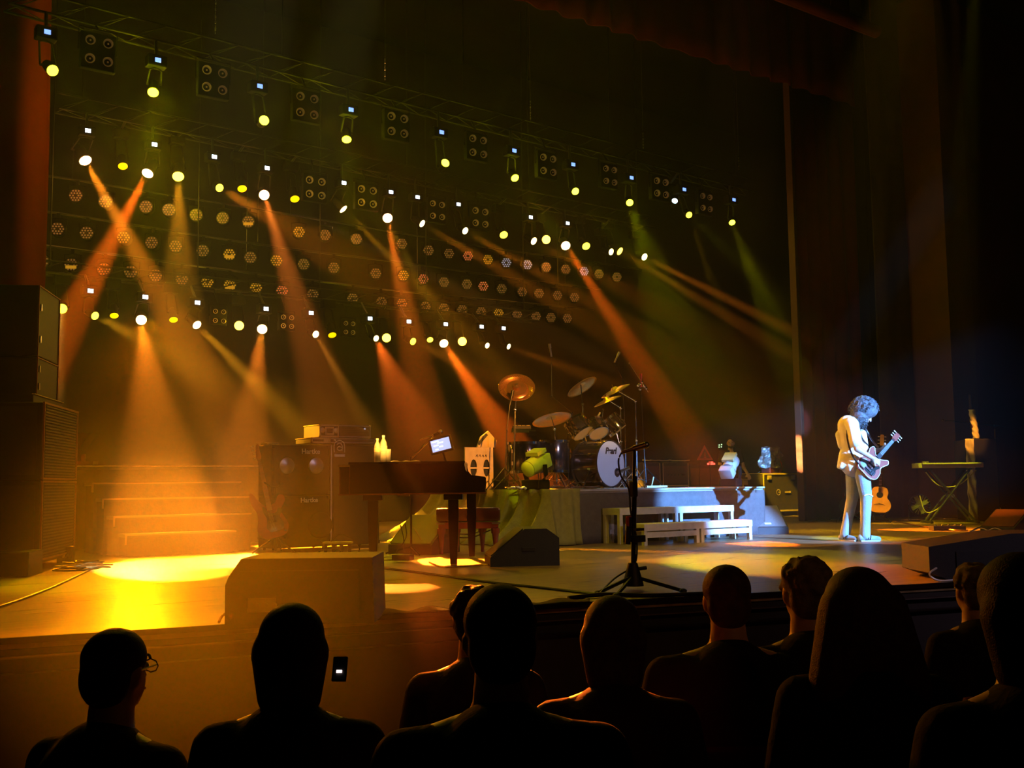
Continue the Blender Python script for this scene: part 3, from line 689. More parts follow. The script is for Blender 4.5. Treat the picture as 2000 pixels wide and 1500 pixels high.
# cable heap and stage box by the stack
p = F(128, 1100); t = thing('stage_box', 'small black connector box with plugs beside far left subwoofer', 'box', p, rz=-.5)
b = MB(); b.box((0, 0, .09), (.16, .12, .18), bev=.01); part('case', b, 'black', t)
b = MB(); [b.cyl((-.04+.04*k, -.06, .1), (-.04+.04*k, -.1, .07), .012, n=8) for k in range(3)]; part('plug', b, 'steel', t)
b = MB()
rr = random.Random(5)
for k in range(6):
    c = F(165+rr.uniform(-22, 22), 1105+rr.uniform(-8, 8), .015); ra = rr.uniform(.12, .28)
    pts = [c+Vector((ra*math.cos(a*.7), ra*.8*math.sin(a*.7), rr.uniform(0, .02))) for a in range(9)]
    b.tube(pts, .009, 5, smooth=3)
b.tube([F(185, 1108, .01), F(150, 1125, .01), F(95, 1150, .01), F(20, 1178, .01), F(-40, 1195, .01)], .009, 5, smooth=4)
solo('cable_coil', b, 'tubecable', 'tangle of black cables on the floor beside the far left subwoofers', 'cables', kind='stuff')
# black low case under the stack front (dark block at the lower left)
A = F(30, 1128); t = thing('floor_case', 'low dark flight case on the floor in front of far left subwoofers', 'case', A, rz=-HD)
b = MB(); b.box((-.45, .3, .11), (1.1, .5, .22), bev=.015); part('body', b, 'casewood', t)
b = MB(); b.box((-.45, .3, .222), (1.1, .5, .006)); part('lid', b, 'black', t)
# floodlight behind stack
p = PD(163, 905, 15.2); p.x += 0; t = thing('floodlight', 'dark angular floodlight on a bracket just right of the far left stack', 'stage light', (p.x, p.y, p.z), rz=-.6)
b = MB(); b.prism([(-.12, .05), (.14, .42), (-.2, .42), (-.22, .05)], 'y', -.14, .14); part('housing', b, 'parshell', t)
b = MB(); b.box((0, 0, 0), (.34, .2, .05)); b.box((0, 0, .07), (.05, .05, .12)); part('bracket', b, 'brownkey', t)
b = MB(); b.cyl((0, 0, 0), (0, 0, -p.z+.02), .03, n=8); b.box((0, 0, -p.z+.02), (.5, .5, .03)); part('post', b, 'black', t)
p = F(166, 1062); t = thing('boom_post', 'thin upright post standing between far left stack and stairs', 'stand', p)
b = MB(); b.cyl((0, 0, .02), (0, 0, 1.02), .03, n=8); part('pole', b, 'brownkey', t); b = MB(); b.lathe([(0, 0), (.18, 0), (.18, .02), (0, .035)], 20); part('base', b, 'black', t)

# ------------------------------------------------------------------ backline: bass cabinets
cf = F(590, 1075); YB = 12.65
def bass_cab(name, label, u0, u1, vt, vb_world, Y, txt, txts, dep=.42, group=None, cloth='grille'):
    A = PY(u0, vt, Y); B = PY(u1, vt, Y); zt = (A.z+B.z)/2; w_ = B.x-A.x; h = zt-vb_world
    t = thing(name, label, 'speaker', (A.x+w_/2, Y, vb_world), group=group)
    b = MB(); b.box((0, dep/2+.01, h/2), (w_-.006, dep, h-.006), bev=.015); part('cabinet', b, 'tolex', t)
    b = MB(); b.box((0, .004, h/2), (w_-.06, .012, h-.06)); part('grille', b, cloth, t)
    for sx in (-1, 1):
        for sz in (0, 1):
            b = MB(); b.box((sx*(w_/2-.02), .005, .03+sz*(h-.06)), (.045, .02, .045), bev=.006); part('corner', b, 'darkmetal', t)
    for s_, (u, v), size, mt_ in txts:
        q = PY(u, v, Y-.005); lettering('lettering', s_, size, (q.x-t.location.x, -.006, q.z-t.location.z), t, mt_, bold=.002)
    return t, w_, h
LB = 0.0
c1, w1, h1 = bass_cab('bass_cabinet', 'lower black bass cabinet behind the bass guitar', 531, 645, 968, LB+.03, YB, '', [('Hartke', (604, 977), .085, 'label')], group='left bass cabinets')
zmid = .03+h1
for sx in (-.32, .32):
    for zz in (.22,):
        b = MB(); b.lathe([(.17, .0), (.16, .02), (.06, .05), (0, .05)], 28, (sx*.8, -.004, h1*.42), Matrix.Rotation(R(90), 4, 'X')); part('speaker_cone', b, 'grille', c1, True)
c2, w2, h2 = bass_cab('bass_cabinet', 'upper black bass cabinet stacked behind the bass guitar', 531, 645, 868, zmid, YB, '', [('Hartke', (607, 882), .09, 'label')], group='left bass cabinets')
for sx in (-.2, .2):
    b = MB(); b.lathe([(.105, .0), (.1, .012), (.035, .03), (0, .03)], 28, (sx, -.004, h2-.27), Matrix.Rotation(R(90), 4, 'X')); part('speaker_cone', b, 'steel', c2, True, label='small silvery tweeter cone')
b = MB(); b.box((-w2/2+.06, .2, h2+.012), (.16, .2, .02), bev=.004); part('top_handle', b, 'brassedge', c2)
for sx in (-w1/2+.06, w1/2-.06):
    for sy in (.08, .36):
        b = MB(); b.sph((sx, sy, -.015), .018, 8); part('foot', b, 'rubber', c1)
c3, w3, h3 = bass_cab('bass_cabinet', 'tall black bass cabinet behind the piano with round white logo', 648, 742, 868, .03, YB+.02, '', [], dep=.45)
q = PY(664, 873, YB); lx, lz = q.x-c3.location.x, q.z-c3.location.z
b = MB(); b.tube([(lx-.075, -.01, lz-.07), (lx-.08, -.01, lz), (lx-.06, -.01, lz+.06), (lx, -.01, lz+.085), (lx+.055, -.01, lz+.06), (lx+.07, -.01, lz), (lx+.07, -.01, lz-.07)], .007, 5, smooth=4)
b.tube([(lx-.04, -.01, lz+.03), (lx, -.01, lz+.05), (lx+.035, -.01, lz+.02), (lx+.035, -.01, lz-.05)], .007, 5, smooth=4)
b.tube([(lx+.03, -.01, lz-.005), (lx-.01, -.01, lz+.005), (lx-.035, -.01, lz-.02), (lx-.01, -.01, lz-.045), (lx+.03, -.01, lz-.035)], .007, 5, smooth=4)
part('logo', b, 'label', c3, label='white arched letter a logo')
b = MB(); b.box((lx, -.01, lz-.11), (.15, .006, .035)); part('nameplate', b, 'label', c3)
b = MB(); b.box((-w3/2-.012, -.008, h3/2), (.014, .014, h3-.02)); part('side_piping', b, 'label', c3, label='pale vertical piping')
for sx in (-.25, .25):
    for sy in (.08, .36):
        b = MB(); b.sph((sx, sy, -.015), .018, 8); part('foot', b, 'rubber', c3)
# bass cabinets' tops: racks
ztop = .03+h3
def rack(name, label, u0, um, u1, vt, vb, Y, zb, lit):
    A = PY(u0, vb, Y); Bm = PY(um, vb, Y); C_ = PY(u1, vb, Y); T_ = PY(um, vt, Y)
    h = T_.z-Bm.z; w_ = C_.x-A.x; split = Bm.x-A.x
    t = thing(name, label, 'case', (A.x, Y, zb)); 
    b = MB(); b.box((w_/2, .25, h/2), (w_-.01, .46, h-.01)); part('body', b, 'casewood', t)
    e = .022
    b = MB()
    for z in (e/2, h-e/2): b.box((split/2, .012, z), (split, e, e))
    for x in (e/2, split-e/2): b.box((x, .012, h/2), (e, e, h))
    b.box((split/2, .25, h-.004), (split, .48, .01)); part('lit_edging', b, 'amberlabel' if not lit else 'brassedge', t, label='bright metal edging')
    b = MB()
    for z in (e/2, h-e/2): b.box(((split+w_)/2, .014, z), (w_-split, e*.6, e*.6))
    b.box((w_-e/2, .014, h/2), (e*.6, e*.6, h)); part('edging', b, 'steel', t)
    return t, w_, h, split
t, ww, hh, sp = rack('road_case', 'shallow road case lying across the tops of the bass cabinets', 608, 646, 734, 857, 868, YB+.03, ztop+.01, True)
b = MB(); b.box((sp*.75, .0, hh/2), (.07, .01, .04)); part('latch', b, 'brassedge', t)
b = MB(); b.sph((sp+.06, .0, hh*.55), .014, 8); part('indicator_lamp', b, 'label', t)
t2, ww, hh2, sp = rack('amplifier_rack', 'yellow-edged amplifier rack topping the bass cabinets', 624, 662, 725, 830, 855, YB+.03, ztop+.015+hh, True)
b = MB(); b.box((sp/2, -.004, hh2/2), (.13, .016, hh2*.62), bev=.004); part('latch_dish', b, 'brassedge', t2)
b = MB(); b.box((sp/2, -.014, hh2/2), (.08, .012, hh2*.34)); part('latch', b, 'casewood', t2)
for x in (.04, sp-.04):
    b = MB(); b.lathe([(.035, -.004), (.035, .006), (.0, .01)], 14, (x, .002, hh2*.55), Matrix.Rotation(R(90), 4, 'X')); part('fastener', b, 'brassedge', t2)
b = MB(); b.box((sp+.42*.9, 0, hh2*.72), (.02, .01, .02)); part('power_lamp', b, M['led_cool'], t2)
b = MB(); [b.box(((sp+ww)/2, .004, .04+.025*k), (ww-sp-.08, .006, .006)) for k in range(5)]; part('vent', b, 'darkmetal', t2, kind='stuff')

# ------------------------------------------------------------------ bass guitar on stand
def guitar(name, label, bottom, head, face, sc_body, kind, mats, cat='guitar', group=None):
    """bottom/head world points along the long axis; face = normal direction of the top"""
    ax = (head-bottom); L = ax.length; z = ax.normalized(); y = -(face - z*face.dot(z)).normalized(); x = y.cross(z)
    mt = Matrix((( x.x, y.x, z.x), (x.y, y.y, z.y), (x.z, y.z, z.z)))
    t = thing(name, label, cat, bottom, rot=mt.to_euler(), group=group)
    return t, L
def outline(pts, k=6):
    P = [Vector((a, b, 0)) for a, b in pts]; P = P+[P[0]]
    c = catmull([P[-2]]+P+[P[1]], k); c = c[k:-k-1]; return [(q.x, q.y) for q in c]
def body_prism(poly, th, y0=0):
    b = MB(); b.prism([(x, z) for x, z in poly], 'y', y0, y0+th); return b
def neck_parts(t, z0, z1, w0, w1, m_neck, m_head, pegs, head_len=.18, inline=True, y=-.012, cols=('steel',)):
    b = MB(); b.prism([(-w0/2, z0), (w0/2, z0), (w1/2, z1), (-w1/2, z1)], 'y', y-.008, y+.014); part('neck', b, m_neck, t)
    for k in range(14):
        f = k/14; z = z0+.08+(z1-z0-.1)*(1-(1-f)**1.25); w_ = w0+(w1-w0)*(z-z0)/(z1-z0)
        b = MB(); b.box((0, y-.0095, z), (w_*.95, .003, .003)); part('fret', b, 'steel', t)
    if inline: poly = [(-w1/2, z1), (-w1*.75, z1+.03), (-w1*.5, z1+head_len*.55), (w1*.1, z1+head_len), (w1*.7, z1+head_len*.96), (w1*.6, z1+head_len*.7), (w1*.75, z1+.05), (w1/2, z1)]
    else: poly = [(-w1/2, z1), (-w1*.85, z1+.03), (-w1*.75, z1+head_len), (0, z1+head_len*1.05), (w1*.75, z1+head_len), (w1*.85, z1+.03), (w1/2, z1)]
    b = MB(); b.prism(poly, 'y', y-.004, y+.012); part('headstock', b, m_head, t)
    for i in range(pegs):
        if inline: x, z = -w1*.95-.004, z1+.03+head_len*.75*i/(pegs-1); 
        else: x, z = (w1*1.0+.008)*(1 if i % 2 else -1), z1+.04+head_len*.65*(i//2)/(pegs/2-1)
        b = MB(); b.cyl((x*.6, y+.004, z), (x*1.05, y+.004, z), .005, n=6); b.sph((x*1.2, y+.004, z), (.014, .005, .009), 8); part('tuning_peg', b, 'label', t)
bt = PY(538, 1050, 12.25); hd = PD(500, 868, (bt-EYE).dot(AX)+.15)
t, L = guitar('bass_guitar', 'dark bass guitar leaning upright left of the black bass cabinets', bt, hd, EYE-bt, 1, 'bass', None)
S = L/1.18
poly = outline([(0, 0), (.13, .02), (.185, .12), (.15, .24), (.13, .32), (.2, .42), (.19, .49), (.13, .5), (.075, .42), (-.03, .4), (-.1, .47), (-.16, .58), (-.2, .58), (-.2, .46), (-.155, .33), (-.165, .22), (-.19, .12), (-.13, .02)])
b = body_prism([(x*S, z*S) for x, z in poly], .04); part('body', b, 'mahog', t)
b = body_prism([(x*S*.55+.03, z*S*.55+.07) for x, z in poly], .004, -.005); part('pickguard', b, 'blackgloss', t)
neck_parts(t, .34*S, .98*S, .062, .045, 'wood', 'amberwood', 4, .2*S)
for z in (.2, .28):
    b = MB(); b.box((0, -.008, z*S), (.1, .014, .03), bev=.003); part('pickup', b, 'black', t)
b = MB(); b.box((0, -.006, .1*S), (.08, .014, .05)); part('bridge', b, 'chrome', t)
for k in range(3):
    b = MB(); b.cyl((.09+.02*k, 0, (.13-.035*k)*S), (.09+.02*k, -.02, (.13-.035*k)*S), .012, n=10); part('knob', b, 'chrome', t)
b = MB(); [b.cyl((-.02+.013*k, -.024, .1*S), (-.015+.01*k, -.024, 1.0*S), .0012, n=4) for k in range(4)]; part('strings', b, 'steel', t, kind='stuff')
g = Vector((bt.x, bt.y, 0)); t = thing('guitar_stand', 'black stand holding the dark bass guitar', 'stand', g, rz=-YAW)
b = MB(); b.cyl((-.02, .12, .02), (-.02, .1, .8), .012, n=8); part('post', b, 'black', t)
for a in (-1, 1, 0):
    b = MB(); b.tube([(-.02, .12, .2), (a*.25-.02, .12+(.3 if a == 0 else -.15), .012)], .012, 6); part('leg', b, 'black', t)
b = MB(); b.tube([(-.18, -.12, bt.z+.0), (-.16, .06, bt.z-.02), (-.02, .11, bt.z+.04), (.12, .06, bt.z-.02), (.14, -.12, bt.z)], .01, 6); part('cradle', b, 'rubber', t)
b = MB(); b.tube([(-.12, -.06, .85), (-.08, .08, .8), (.02, .08, .8), (.05, -.04, .85)], .01, 6, smooth=3); part('yoke', b, 'black', t)

# ------------------------------------------------------------------ piano (yaw facing the camera axis)
pc = F(885, 1107); PYAW = -YAW+.02
def local_frame(name, label, cat, p, rz, group=None):
    return thing(name, label, cat, p, rz=rz, group=group)
dp_ = (pc-EYE).dot(AX)
t = local_frame('grand_piano', 'compact dark grand piano with a flat closed lid at stage left', 'piano', PD(805, 1107, dp_), PYAW); t.location.z = 0
Mi = inv(t); PI_ = t
def L3(u, v, dy=0.0):
    """pixel to piano-local x,z on plane y=0"""
    # intersect ray with local y=dy plane
    Mw = Mi.inverted(); n = (Mw.to_3x3() @ Vector((0, 1, 0))); o_ = Mw @ Vector((0, dy, 0)); d = ray(u, v)
    return Mi @ (EYE + d*((o_-EYE).dot(n)/d.dot(n)))
prof = [(663, 967), (948, 967), (948, 931), (917, 928), (910, 921), (907, 902), (683, 903), (683, 907), (663, 911)]
pp = [(L3(u, v).x, L3(u, v).z) for u, v in prof]
# case seen from the side, curved back footprint
b = MB(); x0 = pp[0][0]; x1 = pp[1][0]; xs = pp[6][0]; xk = pp[5][0]; zb = pp[0][1]; ztp = pp[6][1]; zk = pp[2][1]
foot = [(xs, 0), (xk, 0), (xk, 1.38), (xk-.35, 1.38), (xk-.6, 1.25), (xk-.8, .95), (xs+.12, .75), (xs, .6)]
b.prism(foot, 'z', zb+.01, ztp-.02); part('case', b, 'darkwood', t)
b = MB(); b.prism([(xk-.002, zb+.01), (xk-.002, ztp-.03), (xk+.01, zk+.07), (xk+.05, zk+.02), (x1, zk), (x1, zb+.01)], 'y', 0, .035); part('key_cheek', b, 'darkwood', t)
b = MB(); b.prism([(xk-.002, zb+.01), (xk-.002, ztp-.03), (xk+.01, zk+.07), (xk+.05, zk+.02), (x1, zk), (x1, zb+.01)], 'y', 1.345, 1.38); part('key_cheek', b, 'darkwood', t)
b = MB(); b.box(((xk+x1)/2, .69, zb+.04), (x1-xk, 1.31, .06)); part('key_bed', b, 'darkwood', t)
b = MB(); b.box((xk+.1, .69, zb+.09), (.14, 1.22, .02)); part('keyboard', b, 'label', t, label='row of white keys')
b = MB(); b.box((xs/2+x0/2, .25, (zb+ztp)/2-.01), (xs-x0, .5, ztp-zb-.03)); part('tail_block', b, 'darkwood', t)
b = MB(); b.prism([(xs-.01, -.02), (xk+.005, -.02), (xk+.005, 1.4), (xk-.36, 1.4), (xk-.62, 1.27), (xk-.82, .96), (xs+.11, .77), (xs-.01, .62)], 'z', ztp-.02, ztp); part('lid', b, 'blackgloss', t)
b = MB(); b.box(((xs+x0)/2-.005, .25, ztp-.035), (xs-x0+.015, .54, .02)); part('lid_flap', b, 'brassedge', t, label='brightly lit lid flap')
b = MB(); b.box(((x0+x1)/2, -.008, zb+.004), (x1-x0+.02, .03, .014)); b.box((x0+.004, -.006, (zb+ztp)/2-.02), (.01, .014, ztp-zb-.05)); b.box((xs, -.006, (zb+ztp)/2), (.008, .012, ztp-zb)); part('trim', b, 'copper', t, label='thin coppery edge lines')
def pleg(u, y, vt=985):
    X = L3(u, 1050, y).x; b = MB(); b.prism([(-.032, .02), (.032, .02), (.05, .45), (.05, zb-.06), (-.05, zb-.06), (-.05, .45)], 'y', -.04, .04)
    for v in b.bm.verts: v.co.x += X; v.co.y += y
    part('leg', b, 'darkwood', t)
    b = MB(); b.box((X, y, zb-.03), (.19, .16, .06), bev=.01); part('leg_block', b, 'darkwood', t)
    b = MB(); b.cyl((X-.03, y, .012), (X+.03, y, .012), .02, n=10); b.box((X, y, .028), (.05, .04, .02)); part('castor', b, 'brassedge', t)
pleg(886, .12); pleg(729, .12); pleg(829, 1.2) if False else None
X = L3(889, 1050, 1.2).x
b = MB(); b.prism([(-.03, .02), (.03, .02), (.05, .45), (.05, zb), (-.05, zb), (-.05, .45)], 'y', 1.16, 1.24)
for v in b.bm.verts: v.co.x += x1-.16
part('leg', b, 'darkwood', t)
b = MB(); b.box((x0+.35, -.004+.12, zb-.012), (.12, .1, .02)); b.box((x0+.62, .12, zb-.012), (.12, .1, .02)); part('bracket', b, 'steel', t)
PZ = ztp
def on_piano(u, dy): q = L3(u, 902, dy); return inv(PI_).inverted() @ Vector((q.x, dy, PZ+.002))
# bottles
def bottle(loc, h, label):
    t = thing('water_bottle', label, 'bottle', loc, group='water bottles on the piano'); r = h*.135
    prof = [(0, 0), (r*.9, 0), (r, .01)]
    for k in range(5): z = h*(.08+.09*k); prof += [(r, z), (r*.93, z+h*.03), (r, z+h*.06)]
    prof += [(r, h*.62), (r*.85, h*.74), (r*.4, h*.87), (r*.38, h*.93), (0, h*.93)]
    b = MB(); b.lathe(prof, 20); part('bottle_body', b, 'plastic', t, True)
    b = MB(); b.lathe([(r*1.02, h*.42), (r*1.02, h*.6)], 20); part('paper_label', b, 'paper', t, True)
    b = MB(); b.lathe([(0, h), (r*.42, h), (r*.42, h*.92), (0, h*.92)], 14); part('cap', b, 'label', t, True)
bottle(on_piano(737, .12), .235, 'shorter clear water bottle on the piano, left one')
bottle(on_piano(749, .2), .27, 'taller clear water bottle on the piano, right of the shorter one')
q = on_piano(757, .22); t = thing('drinking_glass', 'small glinting glass right behind the bottles on the piano', 'glass', q)
b = MB(); b.lathe([(0, 0), (.03, 0), (.036, .13), (.033, .13), (.028, .01), (0, .01)], 18); part('bowl', b, 'plastic', t, True)
q = on_piano(790, .3); t = thing('set_list_paper', 'crumpled set list paper lying on the piano lid', 'paper', q, rz=PYAW)
b = MB(); b.grid(lambda i, j: Vector((.3*i-.15, .2*j, .008+.012*math.sin(i*9)*math.sin(j*7))), 8, 6); part('sheet', b, 'paper', t, True, solid=.002)
# tablet on arm
tc_ = PD(861, 869, dp_+.75); t = thing('tablet', 'glowing tablet tilted on a holder behind the piano', 'tablet', tc_, rot=(R(-18), R(-14), PYAW))
M['screen'] = emis('tablet_screen', (.35, .42, .8), 1.5)
b = MB(); b.box((0, 0, 0), (.25, .014, .18), bev=.006, ry=0); part('frame', b, 'copper', t)
b = MB(); b.box((0, -.009, 0), (.2, .004, .13)); part('screen', b, 'screen', t)
b = MB()
for k in range(5): b.box((-.05+(k % 2)*.05, -.012, .045-.022*k), (.07-.01*k, .002, .01))
part('screen_text', b, 'lens_white', t, kind='stuff')
b = MB(); b.box((.11, .01, -.06), (.03, .03, .04)); b.cyl((0, .015, -.02), (.03, .12, -.62), .01, n=8); part('holder', b, 'darkmetal', t)
# vocal mic boom at the piano
sb = F(803, 1083); dS = (sb-EYE).dot(AX)
t = thing('microphone_stand', 'black boom microphone stand reaching over the piano', 'microphone stand', sb); Mi2 = inv(t); f = lambda q: Mi2 @ Vector(q)
el = PD(806, 893, dS); tip = PD(847, 850, dS+.1)
b = MB(); b.cyl(f(sb), f(Vector((sb.x, sb.y, el.z))), .013, n=8); part('pole', b, 'darkmetal', t)
b = MB(); b.cyl(f(Vector((sb.x, sb.y, el.z-.02))), f(tip+(tip-el)*.0+Vector((0, 0, -.02))), .009, n=8); b.cyl(f(tip), f(PD(820, 859, dS)), .009, n=8); part('boom', b, 'copper', t)
b = MB(); mt_ = PD(857, 845, dS+.1); b.cyl(f(tip), f(mt_), .013, .02, n=10); part('microphone', b, 'darkmetal', t)
b = MB(); b.sph(f(mt_+(mt_-tip).normalized()*.025), .027, 12); part('microphone_grille', b, 'steel', t, True)
for a in (.3, 2.4, 4.5):
    b = MB(); b.tube([f(sb+Vector((0, 0, .09))), f(sb+Vector((.3*math.cos(a), .3*math.sin(a), .015)))], .012, 6); part('leg', b, 'darkmetal', t)
b = MB(); b.tube([f(PD(810, 866, dS)), f(PD(806, 876, dS)), f(PD(809, 884, dS)), f(PD(818, 880, dS)), f(PD(830, 866, dS))], .005, 5, smooth=4); part('microphone_cable', b, 'tubecable', t)
for sx in (-.02, .03): 
    b = MB(); b.tube([f(PD(785+sx*200, 1022, dS)), f(PD(790+sx*100, 1050, dS)), f(PD(783-sx*300, 1078, dS))], .006, 5, smooth=4); part('hanging_cable', b, 'tubecable', t)
b = MB(); b.tube([f(PD(808, 1030, dS)), f(PD(820, 1050, dS)), f(PD(826, 1060, dS)), f(PD(815, 1070, dS)), f(PD(806, 1075, dS))], .006, 5, smooth=4); part('looped_cable', b, 'brassedge', t, label='pale looped cable')

# bench
bl = F(862, 1083); dB = (bl-EYE).dot(AX)
o_ = PD(915, 1090, dB); t = thing('piano_bench', 'padded dark leather piano bench with four turned legs', 'bench', (o_.x, o_.y, 0), rz=-YAW)
W_ = (PD(978, 1000, dB)-PD(852, 1000, dB)).length; zs0 = PD(915, 1019, dB).z; zs1 = PD(915, 992, dB).z; D_ = .38
b = MB(); b.box((0, .2, (zs0+zs1)/2), (W_, D_, zs1-zs0), bev=.03); part('cushion', b, mat('leather', (.08, .018, .01), .2, coat=.8), t, True)
b = MB(); b.box((0, .2, zs0-.045), (W_-.05, D_-.05, .075), bev=.005); part('apron', b, 'mahog', t)
for sx in (-1, 1):
    b = MB(); b.box((sx*(W_/2-.05), -.0, zs0-.02), (.1, .012, .02)); part('bright_strip', b, 'steel', t)
    for y in (.04, .36):
        x = sx*(W_/2-.06) if y < .1 else sx*(W_/2-.22)
        b = MB(); b.lathe([(.022, 0), (.02, .04), (.045, zs0*.75), (.05, zs0-.14), (.05, zs0-.08), (0, zs0-.08)], 12, (x, y, .003)); part('leg', b, 'mahog', t, True)
b = MB(); [b.tube([(-W_/2+.1, .36, .2+dz), (0, .38, .17+dz), (W_/2-.12, .3, .26+dz)], .008, 5, smooth=4) for dz in (0, .04)]; part('draped_cable', b, 'steel', t)

# wedge monitors
def wedge(label, corner_px, W, D, H, rz, mt='wedge', gm='litgrille', group='wedge monitors', slope_front=.45, flip=False, base_z=0.0, logo=None):
    """wedge: back at +y (tall), sloping grille faces... front -y unless flip. corner_px: floor pixel of base centre of the camera-side edge"""
    p = F(*corner_px, base_z)
    t = thing('wedge_monitor', label, 'monitor speaker', p, rz=rz, group=group)
    y = lambda a: (D-a if flip else a)
    poly = [(y(0), .0), (y(0), H*.25), (y(slope_front*D), H), (y(D*.82), H), (y(D), H*.75), (y(D), 0)]
    b = MB(); b.prism(poly, 'x', -W/2, W/2); part('cabinet', b, mt, t)
    # grille on the slope between (0,.25H) and (slope,H)
    a0 = Vector((0, y(0.015), H*.27)); a1 = Vector((0, y(slope_front*D-.01), H*.985)); n = Vector((0, (-(a1.z-a0.z)), abs(a1.y-a0.y))) if not flip else Vector((0, (a1.z-a0.z), abs(a1.y-a0.y)))
    n.normalize(); c = (a0+a1)/2+n*.006; ln = (a1-a0).length; ang = math.atan2(a1.z-a0.z, a1.y-a0.y)
    b = MB(); b.box(c, (W-.05, ln, .014), rx=ang, bev=.003); part('grille', b, gm, t)
    for sx in (-1, 1):
        b = MB(); b.box((sx*(W/2+.002), D*.55, H*.45), (.012, .13, .04), bev=.004); part('side_handle', b, 'black', t)
    if logo:
        b = MB(); b.box(c+n*.01-(a1-a0)*.38+Vector((-W*.0, 0, 0)), (.1, .035, .006), rx=ang, bev=.002); part('badge', b, logo, t)
    return t
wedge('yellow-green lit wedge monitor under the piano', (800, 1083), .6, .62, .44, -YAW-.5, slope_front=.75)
wedge('dark wedge monitor turned away beside the piano bench', (952, 1103), .6, .68, .36, -YAW-R(90)+.12, gm='black', slope_front=.5)
wedge('grey wedge monitor lit half yellow right of the white steps', (1503, 1044), .6, .55, .42, -YAW+.14, gm=mat('greygrille', (.2, .2, .21), .6, bump=.6, scale=80), slope_front=.7, logo='label')
# foreground big monitor, back towards the hall
A = F(585, 1222, 0); dA = (A-EYE).dot(AX); s_ = 2100/dA
Wb = 288/s_; Hb = (PD(585, 1087, dA).z)
t = thing('side_fill_monitor', 'big dark monitor box at the stage edge with its back to the audience', 'monitor speaker', (A.x, A.y, 0), rz=-YAW)
b = MB(); b.prism([(-Wb/2, .01), (Wb/2, .01), (Wb/2-.012, Hb-.01), (-Wb/2+.09, Hb-.01), (-Wb/2+.02, Hb-.11), (-Wb/2, Hb-.16)], 'y', 0, .55); part('cabinet', b, 'tolex', t)
b = MB(); b.box((0, -.006, Hb*.45), (Wb*.8, .01, Hb*.7), bev=.004); part('back_panel', b, 'black', t)
b = MB(); b.box((-.25*Wb, -.012, .12), (.16, .01, .08)); [b.cyl((-.28*Wb+.05*k, -.012, .12), (-.28*Wb+.05*k, -.03, .12), .015, n=10) for k in range(3)]; part('connector_plate', b, 'steel', t)
b = MB(); b.tube([(-Wb*.5-.02, -.05, .03), (-Wb*.52, .02, .06), (-Wb*.48, .05, .08), (-Wb*.45, -.03, .05)], .008, 5, smooth=4); part('cable_loop', b, 'copper', t)
# clip-on cable rack behind it
q = F(660, 1090); t = thing('pedal_stand', 'small stand with looping cables behind the big foreground monitor', 'stand', q, rz=-YAW)
b = MB(); b.box((0, 0, .17), (.32, .14, .02)); part('top', b, 'brassedge', t)
for k in range(4):
    b = MB(); b.cyl((-.14+.09*k, 0, .0), (-.14+.09*k, 0, .16), .016, .022, n=8); part('leg', b, 'black', t)
b = MB(); b.tube([(-.2, 0, .2), (-.16, 0, .16), (-.13, 0, .12)], .012, 6); b.tube([(-.08, 0, .18), (.03, -.02, .26), (.18, 0, .2), (.24, 0, .1), (.2, 0, .0)], .007, 5, smooth=5); b.tube([(-.3, -.05, .01), (-.15, -.05, .1), (0, -.05, .1), (.1, -.05, .02)], .007, 5, smooth=5); part('cable', b, 'tubecable', t)
# black box and cables at foot of mic stand
q = F(787, 1098); t = thing('effects_box', 'small black box among cables under the piano', 'box', q, rz=-.9)
b = MB(); b.box((0, 0, .05), (.2, .14, .06), bev=.008); part('case', b, 'black', t); b = MB(); [b.cyl((-.06+.06*k, 0, .06), (-.06+.06*k, 0, .075), .012, n=8) for k in range(3)]; part('knob', b, 'steel', t)
b = MB(); rr = random.Random(8)
for k in range(5):
    c = F(765+rr.uniform(-18, 22), 1088+rr.uniform(-5, 6), .012); ra = rr.uniform(.08, .16)
    b.tube([c+Vector((ra*math.cos(a*.75), ra*math.sin(a*.75), 0)) for a in range(9)], .006, 5, smooth=3)
solo('cable_coil', b, 'yellowcable', 'yellowish cable coil on the floor left of the small black box', 'cables', kind='stuff')
b = MB(); b.tube([F(735, 1108, .01), F(820, 1118, .01), F(940, 1135, .01), F(1060, 1148, .01), F(1165, 1160, .01)], .01, 6, smooth=5)
solo('long_cable', b, 'tubecable', 'long black cable running across the floor to the foreground microphone stand', 'cable', smooth=True)
b = MB(); b.tube([F(838, 1098, .01), F(870, 1108, .01), F(930, 1104, .01), F(970, 1100, .02), F(985, 1085, .06), F(1000, 1068, .1)], .008, 6, smooth=5)
solo('floor_cable', b, 'copper', 'coppery cable on the floor between the piano leg and dark wedge monitor', 'cable', smooth=True)

# foreground microphone stand
g = F(1237, 1152); dg0 = (g-EYE).dot(AX); t = thing('microphone_stand', 'black tripod microphone stand alone at the front of the stage', 'microphone stand', g); Mi3 = inv(t); f3 = lambda u, v, o=0: Mi3 @ PD(u, v, dg0+o)
b = MB(); b.cyl((0, 0, .1), f3(1240, 930), .018, n=10); part('lower_tube', b, 'darkmetal', t, True)
b = MB(); b.cyl(f3(1236, 1020), f3(1239, 878), .011, n=10); part('upper_tube', b, 'darkmetal', t, True)
b = MB(); b.lathe([(0, .2), (.035, .2), (.075, .06), (.08, .03), (0, .03)], 14); b.cyl((0, 0, .15), (.1, -.04, .16), .014, n=8); part('tripod_hub', b, 'black', t, True)
for u, v in ((1168, 1158), (1204, 1163), (1334, 1154)):
    e = Mi3 @ F(u, v, .015); b = MB(); b.tube([(0, 0, .1), e], .014, 6); b.sph(e, (.03, .03, .018), 8); part('leg', b, 'black', t)
